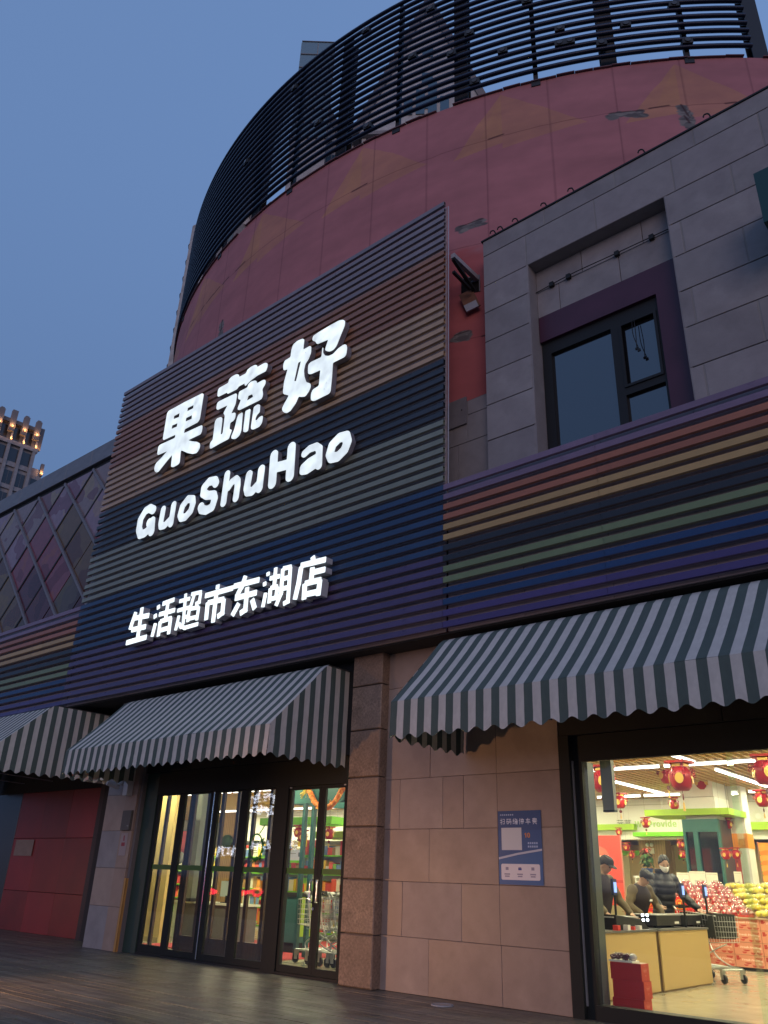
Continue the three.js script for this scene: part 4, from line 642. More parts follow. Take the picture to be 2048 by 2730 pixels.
  part('arm', box(-1.1, 9.0, -9.02, -1.0, 9.1, -8.98), M.black, gb);
}

// ================================================================ LEFT WING with diamond glazing
{
  const Z = -9.1, t = thing('left_wing', 'left wing with printed diamond glazing below a grey metal parapet', 'building');
  part('core', box(-27, 6.3, -14, -15.9, 11.6, Z - 0.25), M.darkSoffit, t);
  for (let i = 0; i < 10; i++) { const x1 = -15.95 - i * 1.32; part('parapet_panel', slab(x1 - 1.314, 11.14, x1, 11.64, Z - 0.2, Z + 0.03, 0.006), std(lin(0.23, 0.235, 0.26), 0.42, { map: T.metal, metalness: 0.2 }), t); }
  part('gutter', box(-27, 11.0, Z - 0.2, -15.95, 11.135, Z - 0.06), M.black, t);
  // panes: print of soft shapes on glass
  const cv = document.createElement('canvas'); cv.width = 2048; cv.height = 896; const c = cv.getContext('2d'), im = c.createImageData(2048, 896);
    for (let y = 0; y < 896; y++) for (let x = 0; x < 2048; x++) { // soft printed blobs, half strength
    const u = x / 186, v = y / 186, k = fbm(u * 0.9, v * 0.9, 2, 3) > 0.1 ? [0.8, 0.62, 0.66] : fbm(u * 1.3, v * 1.1, 12, 3) > 0.14 ? [1, 0.95, 0.8] : [0.94, 0.88, 0.88], q = 225 * (1 + 0.12 * fbm(u * 6, v * 6, 4, 3)), o = (y * 2048 + x) * 4;
    for (let m = 0; m < 3; m++) im.data[o + m] = k[m] * q; im.data[o + 3] = 255;
  }
  c.putImageData(im, 0, 0);
  const tex = new THREE.CanvasTexture(cv); tex.colorSpace = THREE.SRGBColorSpace; tex.repeat.set(1 / 11, 1 / 4.82); tex.wrapS = tex.wrapT = THREE.RepeatWrapping;
  const pcol = [[0.33, 0.29, 0.3], [0.36, 0.29, 0.38], [0.3, 0.1, 0.14], [0.2, 0.14, 0.07], [0.14, 0.045, 0.065], [0.13, 0.105, 0.08], [0.19, 0.055, 0.06]].map((c) => phys(lin(...c), 0.2, { map: tex, ior: 1.45 }));
  const rows = [[0, 0, 1], [0, 1, 0], [1, 2, 3], [2, 2, 3], [3, 4, 2], [3, 4, 5], [4, 5, 4], [6, 4, 5], [5, 6, 4]];
  const S = 1.45, yT = 11.0, yB = 6.6, xr = -15.9, xl = -27, x0 = -19.86;
  const clip = (poly) => { const cut = (P, f) => { const o = []; for (let i = 0; i < P.length; i++) { const a = P[i], b = P[(i + 1) % P.length], fa = f(a), fb = f(b); if (fa >= 0) o.push(a); if (fa * fb < 0) { const s = fa / (fa - fb); o.push([a[0] + (b[0] - a[0]) * s, a[1] + (b[1] - a[1]) * s]); } } return o; }; let P = poly; for (const f of [(p) => yT - p[1], (p) => p[1] - yB, (p) => p[0] - xl, (p) => xr - p[0]]) P = P.length ? cut(P, f) : P; return P; };
  for (let i = -7; i < 6; i++) for (let j = -1; j < 8; j++) { // squares standing on a corner; half diagonal S/2
    const cx = x0 + S / 2 + i * S + (j % 2 ? S / 2 : 0), cy = yT - j * S / 2, h = S / 2 - 0.03;
    const P = clip([[cx - h, cy], [cx, cy - h], [cx + h, cy], [cx, cy + h]]); if (P.length < 3) continue;
    const s = new THREE.Shape(P.map((p) => new THREE.Vector2(...p))); if (Math.abs(THREE.ShapeUtils.area(s.getPoints())) < 0.01) continue;
    const g = new THREE.ExtrudeGeometry(s, { depth: 0.02, bevelEnabled: false }); g.translate(0, 0, Z - 0.05 + rr(-0.004, 0.004)); metreUV(g);
    const uv = g.attributes.uv; for (let k = 0; k < uv.count; k++) { uv.setXY(k, uv.getX(k) + 27, uv.getY(k) - 6.2); }
    const q = rows[Math.min(8, Math.max(0, j))]; part('pane', g, pcol[q[((i + 20) * 7 + j * 3) % 3]], t);
  }
  const thick = [], thin = [];
  for (let k = -8; k < 9; k++) {
    let a = [x0 + k * S, yT], b = [x0 + k * S + (yT - yB), yB]; if (a[0] > xr) continue; if (b[0] > xr) b = [xr, yT - (xr - a[0])]; if (b[0] > xl + 1) part('diagonal_bar', beam([a[0], a[1], Z - 0.02], [b[0], b[1], Z - 0.02], 0.09, 0.07), std(lin(0.2, 0.19, 0.21), 0.5, { metalness: 0.2 }), t);
    a = [x0 + k * S, yT]; b = [x0 + k * S - (yT - yB), yB]; if (a[0] > xr) { a = [xr, yT - (x0 + k * S - xr)]; if (a[1] < yB) continue; } if (a[0] > xl + 1) part('thin_bar', beam([a[0], a[1], Z - 0.035], [b[0], b[1], Z - 0.035], 0.035, 0.06), M.black, t);
  }
  for (let k = 9; k < 13; k++) { const a = [xr, yT - (x0 + k * S - xr)], b = [x0 + k * S - (yT - yB), yB]; if (a[1] > yB && x0 + k * S > xr) part('thin_bar', beam([a[0], a[1], Z - 0.035], [b[0], b[1], Z - 0.035], 0.035, 0.06), M.black, t); }
}

// ================================================================ SHOP INTERIOR
const FL = 0.03, CE = 3.5;
const white = std(lin(0.74, 0.74, 0.68), 0.55), lime = std(lin(0.3, 0.5, 0.02), 0.45), limeB = std(lin(0.16, 0.52, 0.01), 0.45), teal = std(lin(0.025, 0.13, 0.11), 0.45), tan = std(lin(0.52, 0.34, 0.15), 0.5, { map: T.wood }), oak = std(lin(0.58, 0.4, 0.18), 0.5, { map: T.wood });
struct('floor', join([box(-14.0, -0.02, -9.99, 4, FL, -9.22), box(-32, -0.02, -27, 4, FL, -9.99)]), std(lin(0.5, 0.46, 0.34), 0.28, { map: T.stone, roughnessMap: T.rough }));
struct('ceiling', join([box(-32, 3.72, -27, 4, 3.9, -9.2)]), std(lin(0.5, 0.36, 0.18), 0.8));
{ const g = []; for (let x = -31.9; x < 4; x += 0.16) g.push(box(x, CE, -27, x + 0.05, CE + 0.13, -9.25)); const c = new THREE.Mesh(join(g), std(lin(0.62, 0.43, 0.2), 0.6)); c.name = 'ceiling_baffles'; c.castShadow = c.receiveShadow = true; c.userData = { label: 'wood toned ceiling baffles running away from the window over the shop floor', category: 'ceiling', kind: 'stuff' }; scene.add(c); }
struct('wall', join([box(-32.2, -0.02, -27.2, 4.2, 3.9, -27), box(-32.2, -0.02, -27, -32, 3.9, -9.2), box(4, -0.02, -27, 4.2, 3.9, -9.2), box(-32, -0.02, -10.05, -16.2, 3.9, -9.99), box(2.2, 0, -9.3, 4, 3.9, -9.2), box(-16.2, 2.95, -9.98, 4, 3.9, -9.24)]), white);
// ---- ceiling lights
{
  const tubeMat = glow(1, 0.97, 0.84, 4), holder = std(lin(0.7, 0.7, 0.66), 0.5);
  let first, n = 0;
  const place = (x, z, turn, label) => {
    if (!first) { first = thing('light_tube', label, 'ceiling light', [x, CE - 0.05, z], 'ceiling light tubes', turn); part('tube', new THREE.CylinderGeometry(0.028, 0.028, 1.16, 10).rotateZ(Math.PI / 2), tubeMat, first); part('batten', box(-0.6, 0.03, -0.03, 0.6, 0.05, 0.03), holder, first); } else copyOf(first, [x, CE - 0.05, z], turn, label);
    n++;
  };
  for (const z of [-10.9, -15.5, -20.3]) for (let x = -26; x < 2; x += 1.27) if (z !== -10.9 || x > -9) place(x, z, 0, `light tube, ${ORD[Math.round((x + 26) / 1.27)]} from the left in the ${z < -20 ? 'far' : z < -15 ? 'middle' : 'near'} row parallel to the glass`);
  for (const x of [-10.8, -8.2, -5.6, -3]) for (const z0 of [-14.7, -13.43, -12.16, -19.5, -18.23, -16.96]) place(x, z0, Math.PI / 2, `light tube, ${ORD[Math.round((-12.16 - z0) / 1.27)]} from the glass in the ${x < -10 ? 'left' : x < -8 ? 'second' : x < -5 ? 'third' : 'right'} run leading away from the window`);
  const strip = (x, z, w, d, k) => { const l = new THREE.RectAreaLight(new THREE.Color(1, 0.96, 0.6), k, w, d); l.position.set(x, CE - 0.09, z); l.lookAt(x, 0, z); l.castShadow = true; scene.add(l); };
  for (const z of [-10.9, -15.5, -20.3]) { strip(-4, z, 12, 0.07, 86); strip(-20, z === -10.9 ? -10.05 : z, 18, 0.07, 160); }
  for (const x of [-10.8, -8.2, -5.6, -3]) { strip(x, -13.4, 0.07, 3.8, 86); strip(x, -18.2, 0.07, 3.8, 86); }
}
// ---- bulkhead with lettering, and walls behind it
const font = await new FontLoader().loadAsync('fonts/droid/droid_sans_bold.typeface.json');
{
  const t = thing('bulkhead', 'white bulkhead wall with pale green lettering across the back of the shop', 'bulkhead');
  part('panel', box(-26, 2.5, -21.75, 4, 3.5, -21.5), white, t);
  part('thin_strip', box(-26, 3.34, -21.5, 4, 3.36, -21.49), std(lin(0.5, 0.48, 0.4), 0.6), t);  // slightly raised strip, darker than the panel
  const g = new TextGeometry('We Provide', { font, size: 0.15, depth: 0.02, curveSegments: 4 }); g.translate(-9.65, 2.8, -21.5); part('lettering', g, std(lin(0.42, 0.6, 0.22), 0.5), t);
  const ch = (ox, oy, k, s) => join(s.map(([a, b, c, d]) => beam([ox + a * k, oy - b * k, -21.49], [ox + c * k, oy - d * k, -21.49], 0.016, 0.016)));
  const shu = [[0, 1, 10, 1], [3, 0, 3, 2], [7, 0, 7, 2], [0, 4, 4, 4], [4, 4, 3, 7], [3, 6, 3, 10], [1, 6, 1, 10], [0, 10, 4, 10], [5, 4, 10, 4], [7, 4, 6, 6], [6, 6, 10, 6], [5, 7, 5, 10], [7, 7, 7, 10], [9, 7, 9, 10]], cai = [[0, 1, 10, 1], [3, 0, 3, 2], [7, 0, 7, 2], [1, 3, 9, 3], [2, 4, 3, 5], [5, 4, 5, 5], [8, 4, 7, 5], [0, 6, 10, 6], [5, 5, 5, 10], [5, 6, 1, 10], [5, 6, 9, 10]];
  part('characters', join([ch(-10.15, 2.99, 0.018, shu), ch(-9.93, 2.99, 0.018, cai)]), std(lin(0.2, 0.26, 0.16), 0.5), t);
  const s = []; for (let k = 0; k < 16; k++) { const q = k / 16 * 6.283; s.push(beam([-6.5 + 0.07 * Math.cos(q), 3.02 + 0.07 * Math.sin(q), -21.49], [-6.5 + 0.14 * Math.cos(q), 3.02 + 0.14 * Math.sin(q), -21.49], 0.012, 0.012)); } part('sunburst', join(s), std(lin(0.66, 0.7, 0.52), 0.5), t);
  const rear = thing('display_wall', 'warm lit wall of timber panels behind the bulkhead', 'wall');
  for (let i = 0; i < 22; i++) { const x = -26 + i * 1.36; part('panel', slab(x, FL, x + 1.35, 2.5, -24.1, -24 + rr(0, 0.02), 0.005), [std(lin(0.5, 0.44, 0.2), 0.6), std(lin(0.6, 0.52, 0.32), 0.6), std(lin(0.44, 0.32, 0.14), 0.6)][i % 3], rear); }
}
// ---- hanging green canopies
{
  const mk = (label, x0, x1, y0, y1, z, d, m, skew = 0) => { const t = thing('green_canopy', label, 'canopy sign'); part('face', box(x0, y0, z - 0.03, x1, y1, z), m, t); part('side', box(x1 - 0.03, y0, z - d, x1, y1, z - 0.03), m, t); part('side', box(x0, y0, z - d, x0 + 0.03, y1, z - 0.03), m, t); part('underside', box(x0 + 0.03, y0, z - d, x1 - 0.03, y0 + 0.02, z - 0.03), m, t); part('hanger', join([bar([x0 + 0.2, y1, z - d / 2], [x0 + 0.2, CE, z - d / 2], 0.005), bar([x1 - 0.2, y1, z - d / 2], [x1 - 0.2, CE, z - d / 2], 0.005)]), M.steel, t); };
  mk('wide lime green canopy around the white column', -8.03, -6.16, 2.815, 2.945, -18.45, 1.1, lime);
  mk('lime green canopy on the left, behind the nearest window frame', -11.6, -9.6, 2.73, 2.87, -21.3, 1.2, lime);
  mk('bright green long canopy below the lettering', -9.6, -7.0, 2.56, 2.66, -21.2, 1.3, limeB);
  mk('lime green canopy at the right edge beyond the column', -7.06, -3.5, 2.7, 2.87, -21.3, 1.2, lime);
  mk('small bright green canopy deep behind the lanterns', -12.6, -10.3, 2.2, 2.32, -23.4, 0.4, limeB);
  mk('small bright green canopy beside the timber column', -9.3, -8.2, 2.1, 2.22, -23.3, 0.4, limeB);
  mk('bright green canopy over the shelves seen through the glass doors', -16.0, -13.55, 2.42, 2.58, -14, 0.8, limeB);
  mk('lower bright green canopy over the shelves seen through the glass doors', -14.5, -13.2, 2.14, 2.28, -14.3, 0.8, lime);
}
// ---- white column with teal showcase
{
  const t = thing('white_column', 'square white column with a teal framed dark glass showcase below', 'column', [-6.87, 0, -19.0]);
  part('shaft', box(-0.36, 3.2, -0.4, 0.38, 3.72, 0.4), white, t);
  part('collar', box(-0.39, 2.95, -0.42, 0.4, 3.19, 0.43), std(lin(0.8, 0.8, 0.75), 0.4), t);
  part('shaft_core', box(-0.33, 1.0, -0.4, 0.35, 2.95, 0.3), white, t);
  part('teal_header', box(-0.38, 2.48, 0.3, 0.4, 2.74, 0.42), teal, t);
  part('teal_post', join([box(-0.38, FL, 0.3, -0.33, 2.48, 0.42), box(-0.16, FL, 0.3, -0.06, 2.48, 0.42), box(0.36, FL, 0.3, 0.4, 2.48, 0.42)]), teal, t);
  part('dark_glass', join([box(-0.33, FL, 0.33, -0.16, 2.48, 0.36), box(-0.06, FL, 0.33, 0.36, 2.48, 0.36)]), phys(lin(0.02, 0.024, 0.022), 0.06, { ior: 1.7 }), t);
  part('side_panel', box(0.36, FL, -0.4, 0.385, 2.74, 0.3), std(lin(0.05, 0.03, 0.03), 0.4), t);
  const w = thing('wall_column', 'white wall edge beside the showcase column', 'column', [-6.2, 0, -19.7]); part('shaft', box(-0.45, FL, -0.2, 0.0, 3.5, 0.2), white, w); part('orange_band', box(-0.46, 2.2, -0.21, 0.01, 2.5, 0.21), std(lin(0.7, 0.26, 0.03), 0.5), w);
  part('red_panel', box(-0.44, 1.2, 0.2, -0.2, 2.15, 0.215), std(lin(0.42, 0.06, 0.05), 0.5), w);
}
{ // paper price boards above the fruit
  const mk = (x0, x1, y0, y1, z, label) => { const t = thing('price_board', label, 'price board'); part('board', box(x0, y0, z - 0.01, x1, y1, z), std(lin(0.8, 0.8, 0.66), 0.5), t); part('print', join([box(x0 + 0.01, y1 - 0.035, z, x1 - 0.01, y1 - 0.03, z + 0.002), box(x0 + 0.1, y0 + 0.07, z, (x0 + x1) / 2, y0 + 0.08, z + 0.002), box(x0 + 0.1, y0 + 0.045, z, (x0 + x1) / 2 - 0.03, y0 + 0.055, z + 0.002)]), std(lin(0.3, 0.3, 0.28), 0.6), t); part('pole', bar([x0 + 0.02, y0 - 0.25, z - 0.02], [x0 + 0.02, y1, z - 0.02], 0.008), M.steel, t); };
  mk(-7.11, -6.77, 1.44, 1.69, -18.3, 'wide white price board above the red fruit'); mk(-6.76, -6.52, 1.43, 1.67, -18.3, 'narrower white price board right of the wide one'); mk(-7.4, -7.13, 1.44, 1.66, -18.34, 'white price board behind the masked person'); mk(-6.19, -6.04, 1.45, 1.7, -18.32, 'upright white price card by the yellow fruit');
}
{ // timber column, poinsettia, posters
  const t = thing('timber_column', 'timber clad column with a small exit lamp behind the checkout', 'column', [-9.68, 0, -22.6]); part('cladding', box(-0.37, FL, -0.3, 0.37, 2.54, 0.1), tan, t);
  part('lamp_sign', box(-0.14, 2.2, 0.1, 0.06, 2.34, 0.14), std(lin(0.7, 0.68, 0.55), 0.5), t); part('lamp_head', join([new THREE.SphereGeometry(0.05, 10, 8).translate(-0.1, 2.42, 0.15), new THREE.SphereGeometry(0.05, 10, 8).translate(0.02, 2.42, 0.15)]), white, t);
  const p = thing('poinsettia', 'potted red poinsettia in a blue pot on a white shelf', 'plant', [-9.2, 1.62, -21.0]);
  part('pot', new THREE.LatheGeometry([[0.0, 0], [0.1, 0], [0.14, 0.16], [0.15, 0.18], [0.13, 0.18], [0.1, 0.1]].map((q) => new THREE.Vector2(...q)), 20), std(lin(0.02, 0.05, 0.16), 0.3), p);
  const leaf = (n, y0, y1, r0, r1, up) => { const g = []; for (let i = 0; i < n; i++) { const q = rr(0, 6.28), r = rr(r0, r1), e = new THREE.CircleGeometry(0.055, 6); e.scale(0.5, 1, 1); e.translate(0, 0.05, 0); e.rotateX(-up + rr(-0.5, 0.5)); e.rotateY(q); e.translate(r * Math.sin(q), rr(y0, y1), r * Math.cos(q)); g.push(e); } return join(g); };
  part('foliage', leaf(150, 0.2, 0.48, 0.02, 0.22, 0.9), std(lin(0.06, 0.13, 0.03), 0.6, { side: THREE.DoubleSide }), p); part('bracts', leaf(60, 0.46, 0.6, 0.0, 0.2, 1.2), std(lin(0.45, 0.05, 0.04), 0.6, { side: THREE.DoubleSide }), p); part('stem', join([...Array(7)].map(() => bar([0, 0.15, 0], [rr(-0.15, 0.15), 0.45, rr(-0.15, 0.15)], 0.006))), std(lin(0.1, 0.12, 0.04), 0.7), p);
  const sh = thing('white_shelf', 'white stand carrying the poinsettia', 'stand', [-9.2, 0, -21.0]); part('top', box(-0.3, 1.58, -0.2, 0.3, 1.62, 0.2), white, sh); part('leg', join([box(-0.28, FL, -0.18, -0.24, 1.58, 0.18), box(0.2, FL, -0.18, 0.28, 1.58, 0.18)]), white, sh);
  const ban = (label, x0, x1, y0, y1, z, fn) => { const cv = document.createElement('canvas'); cv.width = 256; cv.height = 512; const c = cv.getContext('2d'); fn(c); const tx = new THREE.CanvasTexture(cv); tx.colorSpace = THREE.SRGBColorSpace; const q = thing('banner', label, 'banner'); part('print', new THREE.BoxGeometry(x1 - x0, y1 - y0, 0.012).translate((x0 + x1) / 2, (y0 + y1) / 2, z), std(0xffffff, 0.5, { map: tx }), q); part('frame', join([box(x0 - 0.02, y0 - 0.02, z - 0.02, x0, y1 + 0.02, z + 0.008), box(x1, y0 - 0.02, z - 0.02, x1 + 0.02, y1 + 0.02, z + 0.008)]), std(lin(0.5, 0.2, 0.15), 0.5), q); };
  const redBan = (c) => { c.fillStyle = '#d84a3e'; c.fillRect(0, 0, 256, 512); c.fillStyle = '#e86a58'; c.beginPath(); c.arc(90, 160, 80, 0, 7); c.fill(); c.fillStyle = '#f4d8c0'; c.fillRect(60, 150, 110, 40); c.fillStyle = '#b83028'; c.fillRect(0, 330, 256, 20); c.fillRect(20, 380, 200, 14); };
  ban('salmon red banner with pale print behind the hidden cashier', -8.4, -7.62, 1.0, 2.27, -16.2, redBan);
  ban('green and orange fruit poster at the right edge of the window', -6.2, -4.9, 1.3, 2.35, -20.2, (c) => { c.fillStyle = '#8fb02c'; c.fillRect(0, 0, 256, 512); c.fillStyle = '#f0a038'; c.fillRect(0, 0, 256, 70); for (let i = 0; i < 9; i++) { c.fillStyle = i % 2 ? '#f2902a' : '#f5b04a'; c.beginPath(); c.arc(20 + (i % 2) * 14, 60 + i * 50, 34, 0, 7); c.fill(); } c.fillStyle = '#c9d23c'; c.beginPath(); c.ellipse(160, 400, 110, 150, 0, 0, 7); c.fill(); c.fillStyle = '#f08c1c'; c.beginPath(); c.arc(180, 370, 60, 0, 7); c.fill(); c.fillStyle = '#f7b84e'; c.beginPath(); c.arc(180, 370, 40, 0, 7); c.fill(); c.fillStyle = '#6f8f1c'; c.beginPath(); c.moveTo(256, 120); c.lineTo(140, 300); c.lineTo(256, 280); c.fill(); c.fillStyle = '#dfe88c'; c.font = 'bold 46px sans-serif'; c.fillText('GAN', 96, 230); c.font = 'bold 30px sans-serif'; c.fillText('JANE', 96, 180); });
  const gift = thing('gift_display', 'stack of bright red gift boxes with gold print behind the bending cashier', 'gift box display');
  for (let i = 0; i < 4; i++) for (let j = 0; j < 5; j++) { const x = -7.62 + i * 0.3, y = FL + j * 0.235; part('gift_box', box(x, y, -16.6, x + 0.285, y + 0.228, -16.3), std(lin(0.62, 0.02, 0.02), 0.4), gift); part('gold_print', join([new THREE.TorusGeometry(0.06, 0.008, 5, 18).translate(x + 0.14, y + 0.115, -16.297), box(x + 0.11, y + 0.09, -16.3, x + 0.17, y + 0.14, -16.294), box(x + 0.02, y + 0.02, -16.3, x + 0.265, y + 0.032, -16.296)]), std(lin(0.75, 0.38, 0.06), 0.35, { metalness: 0.4 }), gift); }
}
// ---- lanterns
{
  const red = std(lin(0.34, 0.008, 0.012), 0.4), gold = std(lin(0.72, 0.45, 0.1), 0.35, { metalness: 0.3 }), dk = std(lin(0.14, 0.01, 0.01), 0.5);
  const mk = (pos, s, label) => {
    const t = thing('hanging_lantern', label, 'lantern', pos, 'hanging new year lanterns');
    part('body', new THREE.LatheGeometry([[0.0, -0.2], [0.1, -0.2], [0.15, -0.14], [0.172, -0.03], [0.165, 0.05], [0.12, 0.12], [0.09, 0.14], [0.0, 0.14]].map((p) => new THREE.Vector2(...p)), 8), red, t);
    const cap = [box(-0.16, 0.19, -0.16, 0.16, 0.225, 0.16), box(-0.1, 0.13, -0.1, 0.1, 0.195, 0.1)];
    part('cap', join(cap), red, t);
    const sc = []; for (let k = 0; k < 8; k++) { const q = k * Math.PI / 4; for (const [r, y, rad] of [[0.17, 0.21, 0.022], [0.19, 0.075, 0.026], [0.205, 0.01, 0.02]]) if (r > 0.18 || k % 2) { const g = new THREE.TorusGeometry(rad, 0.007, 5, 12); g.rotateY(q); g.translate(r * Math.cos(q) , y, -r * Math.sin(q)); sc.push(g); } }
    part('scrolls', join(sc), red, t);
    for (let k = 0; k < 4; k++) { const g = new THREE.CylinderGeometry(0.062, 0.062, 0.012, 20); g.scale(1, 1, 1.25); g.rotateX(Math.PI / 2); g.translate(0, -0.035, 0.165); g.rotateY(k * Math.PI / 2 + 0.39); part('medallion', g, gold, t); }
    part('rim_gold', join([box(-0.07, 0.14, 0.1, 0.07, 0.185, 0.104), box(-0.07, 0.14, -0.104, 0.07, 0.185, -0.1), box(0.1, 0.14, -0.07, 0.104, 0.185, 0.07), box(-0.104, 0.14, -0.07, -0.1, 0.185, 0.07)]), gold, t);
    part('pendant', join([bar([0, -0.2, 0], [0, -0.27, 0], 0.004), new THREE.CylinderGeometry(0.045, 0.045, 0.016, 12).rotateX(Math.PI / 2).rotateY(0.6).translate(0, -0.29, 0)]), dk, t);
    part('tassel', join([bar([0, -0.33, 0], [0, -0.37, 0], 0.004), new THREE.CylinderGeometry(0.012, 0.02, 0.12, 8).translate(0, -0.43, 0)]), gold, t);
    part('cord', bar([0, 0.22, 0], [0, (CE - pos[1]) / s, 0], 0.003, 4), dk, t);
    t.scale.setScalar(s); return t;
  };
  // spots: along the sight line through the window, size by distance
  const L = [
    ['large red lantern nearest the left jamb of the shop window', -5.93, 2.83, -12.17], ['dark red lantern partly hidden behind the large one at the column', -6.72, 3.47, -16.73], ['large dark lantern in front of the white column', -4.52, 2.76, -11.74], ['small red lantern against the white column, right of the large dark one', -6.72, 3.54, -18.68],
    ['red lantern below the slanting light tube, second from the left', -8.6, 3.15, -18.45], ['red lantern just left of the wide lime canopy', -7.9, 3.2, -19.9], ['red lantern near the right edge of the glass', -5.6, 3.15, -18.97], ['large lantern cut by the right edge of the picture', -3.59, 2.88, -12.48],
    ['little lantern in front of the green lettering', -8.7, 2.79, -20.0], ['little lantern half hidden under the left lime canopy', -9.7, 2.63, -20.6], ['little lantern on the white wall right of the showcase column', -6.5, 2.69, -19.3], ['small lantern left of the timber column', -9.3, 2.25, -20.1],
    ['small lantern above the masked person', 0, 0, 0, 1792, 2265, 22], ['tiny lantern between the timber column and the left canopy', 0, 0, 0, 1681, 2289, 18], ['small lantern at the left corner of the teal showcase', 0, 0, 0, 1818, 2208, 22], ['lantern beside the orange band', 0, 0, 0, 1935, 2270, 28], ['right one of the pair of lanterns below the orange band', 0, 0, 0, 1958, 2265, 28], ['lowest lantern, just over the masked person', 0, 0, 0, 1795, 2292, 20],
  ];
  const deep = { 12: [-8.05, 2.33, -20.4], 13: [-9.4, 2.1, -20.6], 14: [-7.35, 2.55, -19.2], 15: [-6.05, 2.0, -17.6], 16: [-5.95, 2.02, -17.9], 17: [-8.3, 2.13, -21.1] };
  L.forEach(([label, x, y, z, , , ], i) => { const p = deep[i] || [x, y, z]; const px = [68, 52, 75, 48, 38, 30, 42, 75, 26, 20, 27, 22, 22, 18, 22, 28, 28, 20][i]; const depth = 0.599 * -p[0] + 0.421 * (p[1] - 1.25) + 0.681 * -p[2]; const s = px * depth / 2126 / 0.425; const o = mk(p, s, label); o.rotation.y = i * 0.7; });
  const door = [[-14.6, 2.26, -14], [-13.6, 2.22, -14], [-14.35, 2.15, -13.9]];
  door.forEach((p, i) => mk(p, 0.62, ['left lantern over the shelves seen through the double door', 'right lantern over the shelves seen through the double door', 'lower lantern over the yellow price cards by the double door'][i]));
}
// ---- checkout counters
{
  const mk = (z0, z1, label) => { const t = thing('checkout_counter', label, 'checkout counter'); part('front_panel', box(-5.22, FL + 0.02, z0, -5.2, 0.765, z1), M.ply, t); part('body', box(-5.75, FL, z0 + 0.01, -5.22, 0.76, z1 - 0.01), std(lin(0.3, 0.2, 0.09), 0.6), t); part('top', box(-5.8, 0.765, z0 - 0.01, -5.18, 0.79, z1 + 0.01), std(lin(0.16, 0.16, 0.16), 0.3, { metalness: 0.3 }), t); part('plinth', box(-5.7, FL, z0 + 0.02, -5.225, FL + 0.03, z1 - 0.02), M.black, t); };
  mk(-13.85, -12.06, 'oak faced checkout counter farther from the glass'); mk(-11.93, -9.9, 'oak faced checkout counter nearer the glass, behind the red boxes');
  const f = thing('filler_post', 'dark brown post in the gap between the two counters', 'post'); part('post', box(-5.3, FL, -12.06, -5.23, 0.765, -11.93), std(lin(0.1, 0.055, 0.02), 0.6), f);
  // machines
  const sc = thing('scanner_bed', 'sloping barcode scanner bed with white lights on the nearer counter', 'scanner'); { const s = new THREE.Shape(); s.moveTo(0, 0); s.lineTo(1.0, 0); s.lineTo(0.75, 0.12); s.lineTo(0, 0.17); s.closePath(); const g = new THREE.ExtrudeGeometry(s, { depth: 0.42, bevelEnabled: true, bevelSize: 0.008, bevelThickness: 0.008, bevelSegments: 1 }); g.rotateY(Math.PI / 2); g.translate(-5.72, 0.79, -10.95); part('housing', metreUV(g), M.black, sc); }
  part('steel_plate', box(-5.7, 0.93, -11.7, -5.32, 0.945, -10.9), M.steel, sc); const ld = glow(0.8, 0.88, 1, 6); for (const [z, y] of [[-11.85, 0.96], [-12.0, 0.96], [-11.86, 0.9], [-12.0, 0.9]]) part('lamp', new THREE.SphereGeometry(0.02, 10, 8).translate(-5.33, y, z), ld, sc);
  const pr = (z0, z1, label) => { const t = thing('till_printer', label, 'till'); part('case', (() => { const g = box(-5.75, 0.82, z0, -5.36, 0.95, z1); return g; })(), std(lin(0.02, 0.02, 0.022), 0.4), t); part('foot', join([box(-5.7, 0.79, z0 + 0.06, -5.45, 0.82, z0 + 0.16), box(-5.7, 0.79, z1 - 0.16, -5.45, 0.82, z1 - 0.06)]), M.black, t); part('lid', box(-5.76, 0.95, z0 - 0.01, -5.35, 0.962, z1 + 0.01), std(lin(0.3, 0.3, 0.29), 0.4), t); part('label_strip', box(-5.355, 0.84, z0 + 0.1, -5.35, 0.87, z0 + 0.25), white, t); };
  pr(-13.25, -12.38, 'black till drawer in front of the bending cashier'); pr(-14.1, -13.5, 'black till drawer at the far end of the counter');
  const scr = glow(0.32, 0.5, 1, 1.6);
  const pos = (z, label) => { const t = thing('card_reader', label, 'card reader'); part('pole', bar([-5.34, 0.79, z], [-5.34, 1.24, z], 0.016), M.black, t); part('head', box(-5.36, 1.2, z - 0.055, -5.325, 1.4, z + 0.055), std(lin(0.02, 0.03, 0.08), 0.4), t); part('screen', box(-5.325, 1.235, z - 0.035, -5.318, 1.36, z + 0.035), scr, t); };
  pos(-11.05, 'card reader with blue screen in front of the half hidden cashier'); pos(-13.38, 'card reader with blue screen before the masked person'); pos(-14.32, 'card reader with blue screen beside the red fruit');
  const it = thing('small_goods', 'little red and white packets lying by the scanner', 'packets'); [[-10.9, 0.06, 0.7, 0.05, 0.04], [-11.2, 0.06, 0.75, 0.7, 0.65], [-11.35, 0.04, 0.7, 0.05, 0.04], [-11.55, 0.05, 0.75, 0.7, 0.65]].forEach(([z, s, r, g, b]) => part('packet', box(-5.29, 0.79, z, -5.22, 0.79 + s, z + s * 1.3), std(lin(r, g, b), 0.5), it));
}
